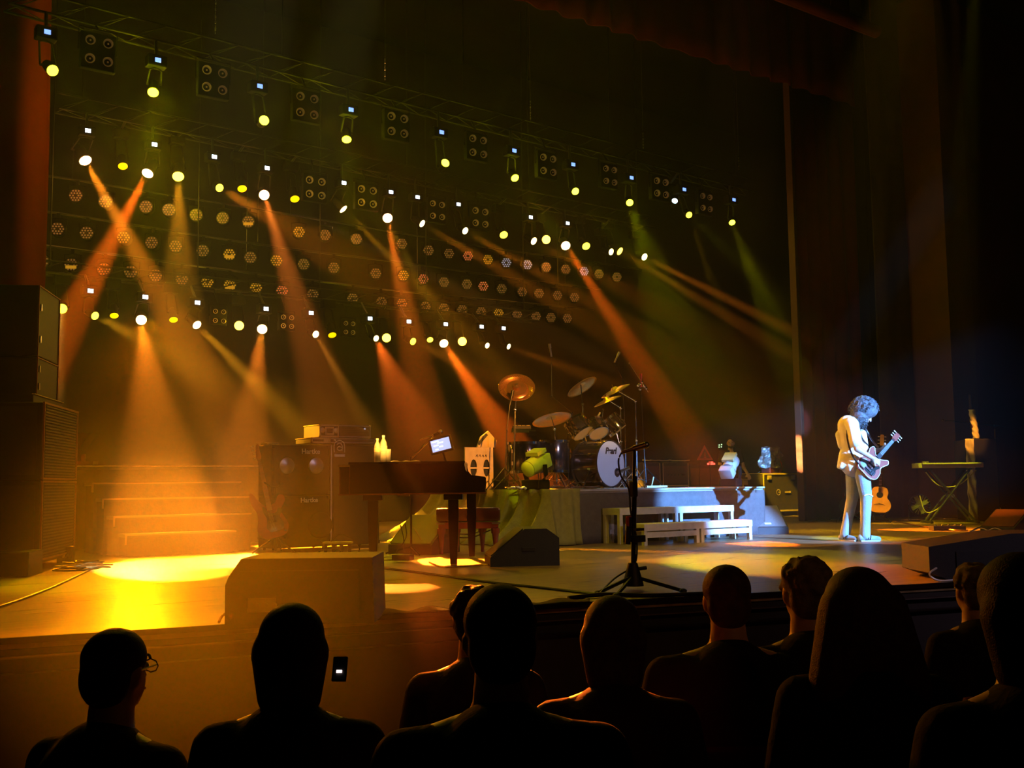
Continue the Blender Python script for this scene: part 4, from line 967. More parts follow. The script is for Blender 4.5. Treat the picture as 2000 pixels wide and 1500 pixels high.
b = MB(); b.box(f3(1237, 955), (.05, .05, .12), bev=.01); part('clutch', b, 'black', t)
b = MB(); b.cyl(f3(1226, 1063), f3(1229, 1010), .022, n=10); part('hanging_microphone', b, 'black', t)
b = MB(); b.box(f3(1229, 1018), (.05, .03, .08), bev=.008); part('holder_clip', b, 'warnred', t, label='red-marked clip')
b = MB(); b.box(f3(1246, 1052), (.1, .06, .05)); b.box(f3(1246, 1034), (.08, .05, .02)); part('accessory_shelf', b, 'black', t)
a, c = f3(1214, 884), f3(1262, 869, .02)
b = MB(); b.cyl(a, a.lerp(c, .45), .013, .016, n=10); b.cyl(a.lerp(c, .45), c, .022, .024, n=12); part('microphone', b, 'copper', t, True, label='coppery lit microphone')
b = MB(); b.sph(c, .026, 10); part('microphone_grille', b, 'steel', t, True)
b = MB(); b.tube([a, f3(1208, 900), f3(1213, 930), f3(1228, 955), f3(1232, 1000), f3(1243, 1050), f3(1243, 1090), f3(1234, 1108), f3(1200, 1130), Mi3 @ F(1172, 1158, .02)], .007, 6, smooth=5); part('microphone_cable', b, 'tubecable', t, True)
b = MB(); b.tube([F(1110, 1168, .01), F(1180, 1161, .02), F(1260, 1163, .012), F(1330, 1161, .02), F(1390, 1159, .01)], .016, 6, smooth=5)
solo('cable_bundle', b, 'tubecable', 'bundle of black cable along the stage edge under the foreground microphone stand', 'cable', smooth=True)
# black edge mat
b = MB()
b.grid(lambda i, j: Vector((F(732+i*420, 1194-i*26+8*j, .012).x, F(732+i*420, 1194-i*26+8*j, .012).y, .012+.012*math.sin(i*31)*(1-j))), 60, 3)
solo('edge_cloth', b, 'darkcloth', 'crumpled black cloth strip along the middle of the stage edge', 'cloth', smooth=True, solid=.006)

# ------------------------------------------------------------------ drum kit on the riser (deck top z = RZ)
DZ = RZ+.001
def P_(u, v, Y): return PY(u, v, Y)
def drum(name, label, c, axis, r, dep, head='drumhead', bhead='clearhead', lugs=8, legs=0, group='drums of the kit', hoop='chrome', shell='drumshell'):
    """c = centre of batter head, axis = outward normal of that head"""
    q = Vector(axis).normalized().to_track_quat('Z', 'Y'); t = thing(name, label, 'drum', c, rot=q.to_euler(), group=group)
    b = MB(); b.lathe([(r*.97, -dep), (r, -dep+.01), (r, -.01), (r*.97, 0)], 40); part('shell', b, shell, t, True)
    b = MB(); b.lathe([(0, .004), (r*.96, .004), (r*.99, -.006)], 40); part('batter_head', b, head, t, True)
    b = MB(); b.lathe([(0, -dep-.004), (r*.96, -dep-.004), (r*.99, -dep+.006)], 40); part('resonant_head', b, bhead, t, True)
    for z in (-.008, -dep+.008):
        b = MB(); b.lathe([(r*1.0, z-.018), (r*1.045, z-.018), (r*1.045, z+.018), (r*1.0, z+.018), (r*1.0, z-.018)], 40); part('hoop', b, hoop, t, True)
    for k in range(lugs):
        a = k*2*math.pi/lugs+.2; x, y = math.cos(a)*r*1.03, math.sin(a)*r*1.03
        b = MB(); b.cyl((x, y, -.0), (x, y, -dep), .0035, n=5); b.box((x, y, -dep*.3), (.022, .022, .05), rz=a); b.box((x, y, -dep*.7), (.022, .022, .05), rz=a); part('lug', b, 'chrome', t)
    if legs:
        mi = inv(t)
        for k in range(legs):
            a = k*2*math.pi/legs+.9; x, y = math.cos(a)*(r+.025), math.sin(a)*(r+.025)
            w0 = Vector(c)+Vector((x, y, -dep*.45)); w1 = Vector((w0.x, w0.y, DZ+.01)); w2 = w1+Vector((math.cos(a)*.04, math.sin(a)*.04, 0))
            b = MB(); b.tube([mi@w0, mi@(w1+Vector((0, 0, .05))), mi@w2], .007, 6); part('leg', b, 'chrome', t)
    return t
def stand(name, label, foot, top, cat='stand', legs=3, rad=.28, tube='chrome', kinks=None, group=None, hub=.3, z0=DZ, r0=.012, a0=0.3):
    t = thing(name, label, cat, foot, group=group); mi = inv(t); f = lambda q: mi @ Vector(q)
    hubp = Vector((foot.x, foot.y, z0+hub)); pts = [hubp-Vector((0, 0, hub*.75))]+(kinks or [])+[top]
    b = MB(); p = pts[0]
    for i, q in enumerate(pts[1:]):
        b.cyl(f(p), f(q), r0*(1-.2*i), r0*(1-.2*i), n=8)
        if i < len(pts)-2: b.sph(f(q), r0*1.9, 8)
        p = q
    part('pole', b, tube, t, True)
    for k in range(legs):
        a = a0+k*2*math.pi/legs; e = Vector((foot.x+rad*math.cos(a), foot.y+rad*math.sin(a), z0+.012)); lo = hubp-Vector((0, 0, hub*.65))
        b = MB(); b.tube([f(hubp), f(e)], .007, 6); b.tube([f(lo), f(hubp.lerp(e, .55))], .005, 5); b.sph(f(e), (.016, .016, .011), 6); part('leg', b, tube, t)
    return t
def cymbal(name, label, c, n, r, mt='brass', bow=.035, bell=.3, china=False, group='cymbals', stretch=1):
    q = Vector(n).normalized().to_track_quat('Z', 'Y'); t = thing(name, label, 'cymbal', c, rot=q.to_euler(), group=group)
    prof = [(.0, bow+.035), (r*bell*.5, bow+.03), (r*bell*.9, bow+.004), (r*bell, bow)] + [(r*(bell+(1-bell)*k/6), bow*(1-(k/6)**2)) for k in range(1, 7)]
    if china: prof = [(0, bow+.05), (r*.18, bow+.045), (r*.22, bow), (r*.55, bow*.6), (r*.62, .0), (r*.66, -.006), (r*.85, .012), (r, .04)]
    b = MB(); b.lathe(prof, 48)
    part('plate', b, mt, t, True, solid=.0025)
    if china:
        b = MB()
        for ring in range(5):
            rr_ = r*(.72+.055*ring); zz = .0+ (rr_/r-.66)*.11
            for k in range(44):
                a = k*2*math.pi/44+ring*.07; b.box((rr_*math.cos(a), rr_*math.sin(a), zz-.002), (.006, .012, .006), rz=a)
        part('hammer_marks', b, 'copper', t, kind='stuff')
    b = MB(); b.cyl((0, 0, bow+.01), (0, 0, bow+.085), .006, n=8); b.cyl((0, 0, bow+.05), (0, 0, bow+.07), .014, n=8); part('wing_nut', b, 'chrome', t)
    return t
# kick drum
kn = Vector((.2, -.97, .02)).normalized(); kc = P_(1193, 909, 11.55); rk = .325; kc.z = DZ+rk*1.045+.012
drum('bass_drum', 'large bass drum with pale blue-white front head', kc, kn, rk, .45, 'drumhead', 'clearhead', 10, hoop='drumshell')
K = bpy.data.objects['bass_drum']; mk_ = inv(K)
ax_ = Vector((0, 0, 1)).cross(kn)*1.0; ax_ = kn.cross(Vector((0, 0, 1))).normalized(); upv = ax_.cross(kn).normalized()*1
def on_head(u, v):
    d = ray(u, v); return EYE + d*((kc-EYE).dot(kn)/d.dot(kn))
me = text_mesh('Pearl', .125, bold=.004, shear=.25); me.materials.clear(); me.materials.append(M['inkblack'])
o = bpy.data.objects.new('lettering', me); COL.objects.link(o); o.parent = K
xr = Vector((0, 0, 1)).cross(kn).normalized(); yu = kn.cross(xr)
W_ = Matrix(((xr.x, yu.x, kn.x, 0), (xr.y, yu.y, kn.y, 0), (xr.z, yu.z, kn.z, 0), (0, 0, 0, 1)))
pt = on_head(1192, 881)+kn*.008; W_ = Matrix.Translation(pt) @ W_
o.matrix_parent_inverse = Matrix.Identity(4); o.matrix_local = mk_ @ W_
b = MB(); q = mk_ @ (on_head(1205, 923)+kn*.006); b.lathe([(0, .002), (.06, .002), (.066, -.004)], 24, q); part('sound_port', b, 'black', K, True)
b = MB(); b.cyl(mk_@(on_head(1204, 923)+kn*.0), mk_@(on_head(1212, 914)+kn*.16), .018, .024, n=10); part('port_microphone', b, 'steel', K, True)
for s in (-1, 1):
    e = Vector((kc.x, kc.y, 0))-kn*.12+xr*s*(rk+.16); e.z = DZ+.01
    a = kc-kn*.14+xr*s*rk*.96+Vector((0, 0, -rk*.25)); b = MB(); b.tube([mk_@a, mk_@e], .01, 6); part('spur_leg', b, 'chrome', K)
# floor toms
def vdrum(label, u0, u1, vt, Y, dep, **k):
    a = P_(u0, vt, Y); c = P_(u1, vt, Y); dd = (c-a); r = dd.length/2*.92; m_ = (a+c)/2; m_.z = max(a.z, DZ+dep+.1)
    return drum('floor_tom', label, m_, (0, 0, 1), r, dep, legs=3, group='drums of the kit', **k)
vdrum('dark chrome floor tom, the leftmost drum of the kit', 995, 1053, 864, 12.2, .42)
vdrum('dark chrome floor tom standing between leftmost tom and bass drum', 1054, 1106, 861, 12.1, .44)
# rack toms tilted toward the drummer: seen from below
drum('rack_tom', 'orange-glinting rack tom, left one above the bass drum', P_(1121, 822, 12.35), (-.25, .6, .85), .165, .24)
drum('rack_tom', 'middle rack tom above the bass drum', P_(1160, 826, 12.3), (.05, .6, .8), .15, .2)
drum('rack_tom', 'dark steeply tilted rack tom, right one above the bass drum', P_(1188, 818, 12.25), (-.45, .45, .8), .15, .23)
drum('snare_drum', 'shallow snare drum between the floor tom and bass drum', P_(1137, 878, 12.6), (0, .12, 1), .18, .14)
t = stand('snare_stand', 'chrome stand under the snare drum', P_(1137, 940, 12.6)*1.0, P_(1137, 878, 12.6)-Vector((0, 0, .15)), hub=.2)
for n_, (u, v, Y, u2, v2, Y2_) in enumerate([(1150, 930, 12.2, 1138, 835, 12.4), (1175, 930, 12.2, 1172, 838, 12.35), (1213, 944, 12.2, 1200, 830, 12.25)]):
    ft = P_(u, v, Y); ft.z = DZ
    stand('tom_stand', ['chrome holder under the left rack tom', 'chrome holder under the middle rack tom', 'chrome holder under the right rack tom'][n_], ft, P_(u2, v2, Y2_), kinks=[P_((u*1.5+u2*.5)/2, 868, Y)], rad=.2, group='tom holders')
TC = EYE
def cym(label, u, v, Y, wpx, n, mt, foot, kinks, china=False, sl=None, hub=.3, tube='chrome'):
    c = P_(u, v, Y); dep = (c-EYE).dot(AX); r = wpx/2*dep/2100
    cymbal('china_cymbal' if china else 'cymbal', label, c, n, r, mt, china=china)
    ft = P_(foot, 940, Y); ft.z = DZ; nn = Vector(n).normalized()
    stand('cymbal_stand', sl, ft, c+nn*.04, kinks=[P_(*k, Y) for k in kinks], group='cymbal stands', tube=tube, hub=hub)
toc = (EYE-P_(1009, 760, 12.0)).normalized()
cym('orange china cymbal facing the audience, highest at the left of the kit', 1009, 760, 12.0, 72, toc+Vector((.25, .3, .55)), 'copper', 1003, [(1006, 800)], True, 'chrome stand under the orange china cymbal')
cym('golden crash cymbal high above the rack toms', 1137, 756, 12.4, 66, Vector((-.3, -.75, .95))*-1+Vector((0, 0, .0)) if False else Vector((-.22, .5, .8)), 'brass', 1141, [(1138, 790)], sl='dark tall stand under the high golden crash cymbal', tube='darkmetal')
cym('wide golden ride cymbal hanging low left of the rack toms', 1078, 820, 12.0, 78, Vector((.0, .33, .94)), 'brass', 1087, [(1086, 870), (1083, 838)], sl='chrome stand under the wide ride cymbal')
cym('yellow crash cymbal seen edge-on, upper one at right of the kit', 1202, 764, 12.3, 62, Vector((-.45, .15, .9)), 'brass', 1244, [(1243, 860), (1241, 783)], sl='long boom stand of upper edge-on cymbal')
cym('small yellow splash cymbal seen edge-on, lower one at right', 1187, 784, 12.1, 58, Vector((-.36, .15, .93)), 'brass', 1214, [(1213, 862), (1212, 797)], sl='boom stand of lower edge-on cymbal')
# percussion module and microphones
c = P_(1018, 838, 12.1); t = thing('drum_module', 'small electronic pad box clamped under the china cymbal', 'drum module', c, rz=-.5)
b = MB(); b.box((0, 0, 0), (.26, .16, .05), rx=-.3, bev=.008); part('case', b, 'black', t); b = MB(); [b.box((-.09+.06*k, -.02, .035), (.045, .06, .012), rx=-.3) for k in range(4)]; part('pad', b, 'brassedge', t, kind='stuff')
b = MB(); b.box((.16, .02, -.06), (.1, .012, .09), rx=.5); b.cyl((-.04, 0, 0), (-.09, 0, -.05), .012, n=6); part('bracket', b, 'darkmetal', t)
def micstand(label, foot, kinks, tip, Y, micd, mm='darkmetal', group='drum microphones'):
    ft = P_(foot, 940, Y); ft.z = DZ; T = P_(*tip, Y)
    t = stand('drum_microphone', label, ft, T, cat='microphone', kinks=[P_(*k, Y) for k in kinks], tube='darkmetal', r0=.008, group=group, a0=.9)
    mi = inv(t); d = Vector(micd).normalized()
    b = MB(); b.cyl(mi@T, mi@(T+d*.13), .014, n=10); b.cyl(mi@(T+d*.13), mi@(T+d*.2), .02, .022, n=10); part('microphone', b, mm, t, True); return t
def pxd(u, v, Y, u2, v2): return P_(u2, v2, Y)-P_(u, v, Y)
micstand('thin microphone stand leaning up to the orange china cymbal', 986, [(990, 840)], (996, 790), 11.9, pxd(996, 790, 11.9, 1000, 770))
micstand('overhead drum microphone high above the ride cymbal', 1092, [(1118, 806), (1078, 774)], (1077, 697), 12.7, pxd(1077, 697, 12.7, 1073, 668), 'steel')
micstand('overhead drum microphone pointing up right above upper edge-on cymbal', 1222, [(1222, 860), (1216, 740)], (1200, 708), 12.8, pxd(1200, 708, 12.8, 1213, 681), 'brassedge')
micstand('tom microphone between the rack toms', 1165, [(1168, 880), (1178, 800)], (1172, 806), 12.6, pxd(1172, 806, 12.6, 1166, 818), 'brassedge')
t = micstand('tall microphone stand with red-lit clamp at right of the drum kit', 1262, [(1258, 880)], (1252, 756), 11.7, (0, 0, .4), 'warnred')
mi = inv(t); b = MB()
for du, dv in ((0, 0), (3, -4), (8, 4), (-4, 3), (12, 8), (0, 10)): b.sph(mi@P_(1250+du, 750+dv, 11.7), .022, 8)
part('clamp', b, 'chrome', t, True); b = MB(); b.cyl(mi@P_(1228, 708, 11.7), mi@P_(1266, 766, 11.7), .004, n=6); b.sph(mi@P_(1229, 710, 11.7), .012, 6); part('thin_boom', b, 'steel', t)
# pedals, rug, cases behind
p = P_(1155, 945, 12.5); t = thing('drum_pedal', 'chrome bass drum pedal behind the bass drum', 'pedal', (p.x, p.y, DZ), rz=.2)
b = MB(); b.box((0, .1, .012), (.09, .3, .02)); part('base_plate', b, 'darkmetal', t); b = MB(); b.box((0, .08, .06), (.08, .26, .012), rx=-.2); part('footboard', b, 'chrome', t)
b = MB(); b.cyl((-.06, -.04, .01), (-.06, -.04, .2), .008, n=6); b.cyl((.06, -.04, .01), (.06, -.04, .2), .008, n=6); b.cyl((-.07, -.04, .2), (.07, -.04, .2), .008, n=6); b.cyl((0, -.04, .2), (0, -.12, .27), .005, n=5); b.sph((0, -.13, .28), .025, 8); part('beater_frame', b, 'chrome', t)
b = MB(); rr = random.Random(4)
for k in range(10):
    c = P_(1010+k*16+rr.uniform(-5, 5), 948, 11.55+rr.uniform(0, .3)); c.z = DZ+.015
    b.tube([c+Vector((rr.uniform(-.2, .2), rr.uniform(-.1, .1), rr.uniform(0, .03))) for _ in range(6)], .008, 5, smooth=4)
solo('drum_cables', b, 'copper', 'loose loops of cable lying around the drum stands on the riser', 'cables', kind='stuff')
# towel / pale cloths under the china stand
for i, (u, Y) in enumerate([(1003, 11.45), (1014, 11.4), (1026, 11.42)]):
    c = P_(u, 948, Y); b = MB(); b.grid(lambda i_, j_: Vector((.13*(i_-.5), .1*(j_-.5), .022*math.sin(i_*7+i)*math.sin(j_*6)+.03)), 8, 6)
    o = solo('towel', b, 'whitecloth', 'crumpled pale towel at the feet of the china cymbal stand, '+['left', 'middle', 'right'][i]+' one', 'towel', 'pale towels on the riser', smooth=True, solid=.012); o.location = (c.x, c.y, DZ)
# beige wooden case with oval holes
A = P_(908, 950, 12.4); B_ = P_(963, 950, 12.4); T_ = P_(935, 874, 12.4)
w_ = B_.x-A.x; h_ = T_.z-RZ+.0; t = thing('percussion_case', 'upright beige wooden case with two oval holes beside the drum kit', 'case', (A.x, 12.4, DZ))
d_ = .55; r_ = []
b = MB(); b.box((w_/2, d_/2+.02, h_/2), (w_-.03, d_, h_-.03)); part('inner_box', b, 'black', t)
# front board with real oval holes
bm_ = MB(); 
def board_with_holes():
    b = MB(); rx, rz_ = .055, .12; hz = h_*.52
    for xa, xb, hx in ((0, w_*.53, w_*.3), (w_*.53, w_, w_*.76)):
        cor = [math.atan2(cz-hz, cx-hx) % 6.28318 for cx in (xa, xb) for cz in (0, h_)]
        th = sorted([k*6.28318/20+.05 for k in range(20)]+cor); N = len(th); ring = []; out = []
        for t_ in th:
            c_, s_ = math.cos(t_), math.sin(t_)
            tx = (xb-hx)/c_ if c_ > 1e-6 else (xa-hx)/c_ if c_ < -1e-6 else 1e9; tz_ = (h_-hz)/s_ if s_ > 1e-6 else -hz/s_ if s_ < -1e-6 else 1e9; k = min(tx, tz_)
            ring.append(b.bm.verts.new((hx+rx*c_, 0, hz+rz_*s_))); out.append(b.bm.verts.new((hx+c_*k, 0, hz+s_*k)))
        for a in range(N): b.bm.faces.new((ring[a], ring[(a+1) % N], out[(a+1) % N], out[a]))
    return b
b = board_with_holes(); o = part('front_board', b, 'beige', t, solid=.02)
for hx in (w_*.3, w_*.76):
    b = MB(); b.box((hx, -.012, h_*.52), (.13, .012, .022)); part('handle_bar', b, 'beige', t)
b = MB(); b.box((w_-.0, d_/2, h_/2), (.02, d_, h_)); part('side_board', b, 'casewood', t)
b = MB()
for k in range(4): b.tube([(w_*.38+.05*k, -.013, h_*.78), (w_*.38+.05*k+.02, -.013, h_*.83), (w_*.38+.05*k+.03, -.013, h_*.77)], .004, 4, smooth=3)
part('scribble', b, 'brownkey', t, label='faint dark scribble')
c = P_(951, 872, 12.65); t = thing('tilted_monitor', 'small beige-edged wedge speaker tilted on top of the beige case', 'monitor speaker', (c.x, c.y, DZ+h_+.01), rz=-.5)
b = MB(); b.prism([(-.14, 0), (.12, 0), (.14, .1), (.02, .24), (-.08, .16)], 'y', 0, .2); part('cabinet', b, 'beige', t)
b = MB(); b.box((-.06, -.006, .12), (.19, .012, .04), ry=-.85); part('slot', b, 'black', t)
# yellow-lit moving light standing on the riser (lens to the left)
def floor_mover(label, p, yawz, body='parshell', hd_='parshell', lensm='lens_gold', tilt=-.5, s=1.0, tex='parshell'):
    t = thing('floor_moving_light', label, 'stage light', p, rz=yawz, group='moving lights standing on the riser')
    b = MB(); b.box((0, 0, .07*s), (.3*s, .24*s, .13*s), bev=.02); part('base', b, body, t)
    for sx in (-1, 1):
        b = MB(); b.tube([(sx*.14*s, 0, .13*s), (sx*.17*s, 0, .2*s), (sx*.16*s, 0, .33*s)], .03*s, 8); part('yoke_arm', b, body, t)
    d = Vector((0, -math.cos(tilt), math.sin(tilt))); c0 = Vector((0, 0, .33*s))
    b = MB(); b.cyl(c0-d*.1*s, c0+d*.17*s, .12*s, .11*s, n=20); b.box(c0-d*.15*s, (.22*s, .16*s, .18*s), rx=-tilt, bev=.02); part('head', b, hd_, t, True)
    b = MB(); q = d.to_track_quat('Z', 'Y').to_matrix().to_4x4(); b.lathe([(0, .02*s), (.07*s, .012*s), (.1*s, 0)], 20, c0+d*.17*s, q); part('lens', b, lensm, t, True)
    b = MB(); b.box(c0-d*.02+Vector((0, 0, .16*s)), (.2*s, .2*s, .05*s), rx=-tilt-.0); part('head_cover', b, tex, t)
    return t
M['yplastic'] = mat('yellowlit_plastic', (.35, .36, .05), .4); M['gplastic'] = mat('grey_plastic', (.33, .35, .38), .4)  # olive tone puts the yellow-green light into the casing colour
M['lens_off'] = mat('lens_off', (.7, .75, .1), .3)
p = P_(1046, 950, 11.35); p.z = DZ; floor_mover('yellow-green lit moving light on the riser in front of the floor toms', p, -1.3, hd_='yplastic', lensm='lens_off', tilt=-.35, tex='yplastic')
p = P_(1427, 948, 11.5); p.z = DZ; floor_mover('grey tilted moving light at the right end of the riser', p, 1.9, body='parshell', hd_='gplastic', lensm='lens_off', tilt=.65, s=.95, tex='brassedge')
p = P_(1272, 948, 11.4); p.z = DZ
b = MB(); b.box((.1, 0, .02), (.4, .05, .03), bev=.006); b.cyl((0, 0, .02), (.05, 0, .16), .01, n=6); o = solo('floor_strip', b, 'brassedge', 'small yellow-lit bar lying on the riser right of the drum kit', 'stage light'); o.location = p

# ------------------------------------------------------------------ backline right, behind the riser
def amp(label, u0, u1, vt, Y, zb, mt='tolex', front='darkred', piping=True, knob=True, group='guitar amplifiers behind the drum riser', dep=.3, lit=None):
    A = P_(u0, vt, Y); B = P_(u1, vt, Y); w_ = B.x-A.x; h = A.z-zb
    t = thing('guitar_amplifier', label, 'amplifier', (A.x+w_/2, Y, zb), group=group)
    b = MB(); b.box((0, dep/2+.01, h/2), (w_-.01, dep, h), bev=.012); part('cabinet', b, mt, t)
    b = MB(); b.box((0, 0, h*.32), (w_-.05, .012, h*.56)); part('grille', b, front, t)
    b = MB(); b.box((0, 0, h*.8), (w_-.05, .012, h*.28)); part('control_panel', b, front, t)
    if piping:
        b = MB(); b.box((0, -.008, h*.63), (w_-.03, .006, .01)); b.box((-w_/2+.014, -.008, h/2), (.008, .006, h-.03)); b.box((w_/2-.014, -.008, h/2), (.008, .006, h-.03)); part('piping', b, 'amberlabel', t)
    if knob:
        for k in range(5):
            b = MB(); b.cyl((-w_*.3+w_*.13*k, -.005, h*.8), (-w_*.3+w_*.13*k, -.022, h*.8), .01, n=8); part('knob', b, 'darkmetal', t)
    if lit:
        b = MB(); b.box((0, dep/2, h+.004), (w_-.02, dep, .008)); part('lit_top', b, lit, t, label='brightly lit top edge')
    b = MB(); b.box((w_*.28, -.008, h*.8), (.07, .005, .025)); part('badge', b, 'copper', t)
    return t
M['ampfront'] = mat('amp_cloth', (.07, .03, .025), .75, bump=.4, scale=50)
amp('dark guitar amplifier, leftmost behind the drum riser', 1256, 1289, 903, 14.3, DZ-.7+.0, front='ampfront')
amp('guitar amplifier with pale piping right of the leftmost one', 1293, 1344, 903, 14.3, .015, front='ampfront')
bpy.data.objects['guitar_amplifier'].location.z = .015
amp('wide dark amplifier below the red warning light', 1347, 1412, 908, 14.6, .015, front='ampfront', piping=False, knob=False)
b = MB(); A = P_(1258, 901, 14.4); B = P_(1345, 901, 14.4)
rr = random.Random(2); b.tube([Vector((A.x+(B.x-A.x)*k/12, 14.35+rr.uniform(-.02, .1), A.z+.012+rr.uniform(0, .012))) for k in range(13)], .012, 6, smooth=3)
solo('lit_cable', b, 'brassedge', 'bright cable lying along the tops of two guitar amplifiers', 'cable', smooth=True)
c = P_(1348, 903, 14.9); t = thing('slant_monitor', 'slanted dark speaker cabinet behind the guitar amplifiers', 'monitor speaker', (c.x, 15.0, .9), rz=-.3)
b = MB(); b.prism([(-.32, 0), (.4, 0), (.36, .27), (-.18, .3)], 'y', 0, .35); part('cabinet', b, 'tolex', t); b = MB(); b.box((.02, -.006, .06), (.07, .01, .018)); part('badge', b, 'copper', t)
b = MB(); b.box((.0, .18, -.45), (.6, .3, .88)); part('support_box', b, 'casewood', t)
c = P_(1377, 901, 14.5); t = thing('warning_sign', 'red triangular warning sign propped behind the wide amplifier', 'sign', (c.x, c.y, c.z), rz=-.4, rot=None)
def tri(r, y0, y1, mt_, nm, hole=None):
    b = MB(); poly = [(r*math.cos(a), r*.62+r*math.sin(a)) for a in (R(90), R(210), R(330))]; b.prism(poly, 'y', y0, y1); part(nm, b, mt_, t)
tri(.19, 0, .012, 'warnred', 'red_border')
b = MB(); poly = [(.12*math.cos(a), .118+.12*math.sin(a)) for a in (R(90), R(210), R(330))]; b.prism(poly, 'y', -.003, .0); part('field', b, 'darkred', t)
b = MB(); b.box((0, -.005, .13), (.02, .003, .08)); b.box((0, -.005, .075), (.05, .003, .016)); part('symbol', b, 'warnred', t)
b = MB(); b.cyl((-.1, .01, .03), (-.14, .05, -.88), .008, n=6); b.cyl((.1, .01, .03), (.14, .05, -.88), .008, n=6); part('support_leg', b, 'darkmetal', t)
c = P_(1389, 908, 14.55); t = thing('red_lamp_unit', 'small red glowing unit on the wide dark amplifier', 'lamp', c)
b = MB(); b.box((0, 0, .02), (.14, .08, .035), bev=.006); part('housing', b, 'redled', t); b = MB(); [b.cyl((-.04+.04*k, 0, .035), (-.04+.04*k, 0, .065), .012, n=8) for k in range(3)]; part('lamp', b, 'redled', t)
c = P_(1407, 871, 16.5); t = thing('green_lamp_panel', 'four tiny green lights in the dark left of the technician', 'lamp', c)
b = MB(); b.box((0, .02, 0), (.14, .02, .1)); part('panel', b, 'black', t)
for x, z in ((-.04, -.025), (.03, -.02), (-.035, .02), (.04, .03)):
    b = MB(); b.sph((x, 0, z), .012, 6); part('lamp', b, 'greenled', t)
b = MB(); b.cyl((0, .03, -.04), (0, .03, -c.z+.02), .015, n=6); b.box((0, .03, -c.z+.01), (.3, .3, .02)); part('post', b, 'black', t)

# flight cases
def fcase(label, u0, u1, vt, vb, Y, dep, logo=False, mtx=None, name='flight_case'):
    A = P_(u0, vt, Y); B = P_(u1, vt, Y); Bt = P_(u0, vb, Y); w_ = B.x-A.x; zb = max(.11, .11); h = A.z-zb; e = .035
    t = thing(name, label, 'case', (A.x, Y, 0), group='flight cases right of the riser')
    b = MB(); b.box((w_/2, dep/2, zb+h/2), (w_-.02, dep-.02, h-.02)); part('body', b, 'casewood', t)
    for yy in (0, dep):
        for z in (zb+e/2, zb+h-e/2): b = MB(); b.box((w_/2, yy, z), (w_, .016, e)); part('edge_rail', b, 'brassedge', t)
        for x in (e/2, w_*.86, w_-e/2): b = MB(); b.box((x, yy, zb+h/2), (e*.9, .018, h)); part('edge_rail', b, 'brassedge', t)
    for x in (e/2, w_-e/2): b = MB(); b.box((x, dep/2, zb+h-.008), (e, dep, .016)); part('edge_rail', b, 'brassedge', t)
    for x in (w_*.14, w_*.7):
        b = MB(); b.box((x, -.012, zb+h*.88), (.13, .014, .1), bev=.006); b.box((x, -.022, zb+h*.88), (.06, .012, .05)); part('latch', b, 'brassedge', t)
    for x in (.1, w_-.1):
        for y in (.1, dep-.1):
            b = MB(); b.cyl((x-.02, y, .045), (x+.02, y, .045), .045, n=14); b.box((x, y, .1), (.07, .06, .03)); part('castor', b, 'label', t)
    if logo:
        c0 = (w_*.34, -.012, zb+h*.5)
        b = MB(); b.lathe([(.055, 0), (.055, .006), (.068, .006), (.068, 0), (.055, 0)], 24, c0, Matrix.Rotation(R(90), 4, 'X')); b.box((c0[0]+.02, c0[1], c0[2]), (.03, .006, .03)); part('logo', b, 'brassedge', t, label='round yellow emblem with bar')
        b = MB(); b.box((w_*.55, -.012, zb+h*.5), (.16, .006, .03)); b.box((w_*.62, -.012, zb+h*.5), (.05, .007, .045)); part('logo_bar', b, 'brassedge', t)
    return t, w_, zb+h
t, wfc, hfc = fcase('yellow-edged flight case on castors right of the riser', 1490, 1571, 924, 1006, 16.2, .7, True)
fcx = t.location.x
t, w2_, h2_ = fcase('half hidden flight case between the riser and yellow-edged case', 1450, 1489, 935, 1005, 16.6, .7)
b = MB(); A = P_(1456, 932, 16.7); b.tube([A, A+Vector((.2, .05, .06)), A+Vector((.35, .1, .02)), A+Vector((.55, .05, .12))], .014, 6, smooth=4); solo('short_cable', b, 'copper', 'coppery cable piece on top of half hidden flight case', 'cable', smooth=True)
# foil covered unit on the flight case
c = P_(1506, 923, 16.5); t = thing('covered_fixture', 'blue-lit fixture wrapped in crumpled clear plastic on the flight case', 'stage light', (c.x, 16.5, hfc+.003))
def crump(i, j):
    a = i*2*math.pi; z = j; r = (.27+.04*math.sin(a*3+z*5)+.03*math.sin(a*7-z*9))*(1-.25*z*z+.12*math.sin(z*3.14))
    return Vector((r*math.cos(a), r*.7*math.sin(a), .12+.45*z+.015*math.sin(a*5)))
b = MB(); b.grid(crump, 40, 12)
for vv in [v for v in b.bm.verts]:
    vv.co += Vector((math.sin(vv.co.z*60+vv.co.x*40), math.sin(vv.co.x*55+vv.co.z*30), 0))*.012
part('plastic_cover', b, 'silver', t, solid=.004)
b = MB(); b.grid(lambda i, j: Vector((.24*j*math.cos(i*6.283), .17*j*math.sin(i*6.283), .57+.03*math.sin(i*25)*j)), 24, 4); part('cover_top', b, 'silver', t, solid=.004)
b = MB(); b.box((0, 0, .06), (.36, .26, .12), bev=.02); part('base', b, 'darkred', t)
b = MB(); [b.tube([(x, -.14, .0), (x+.02, -.17, .15), (x-.02, -.15, .3)], .01, 5, smooth=3) for x in (.1, .16)]; part('cable', b, 'warnred', t)

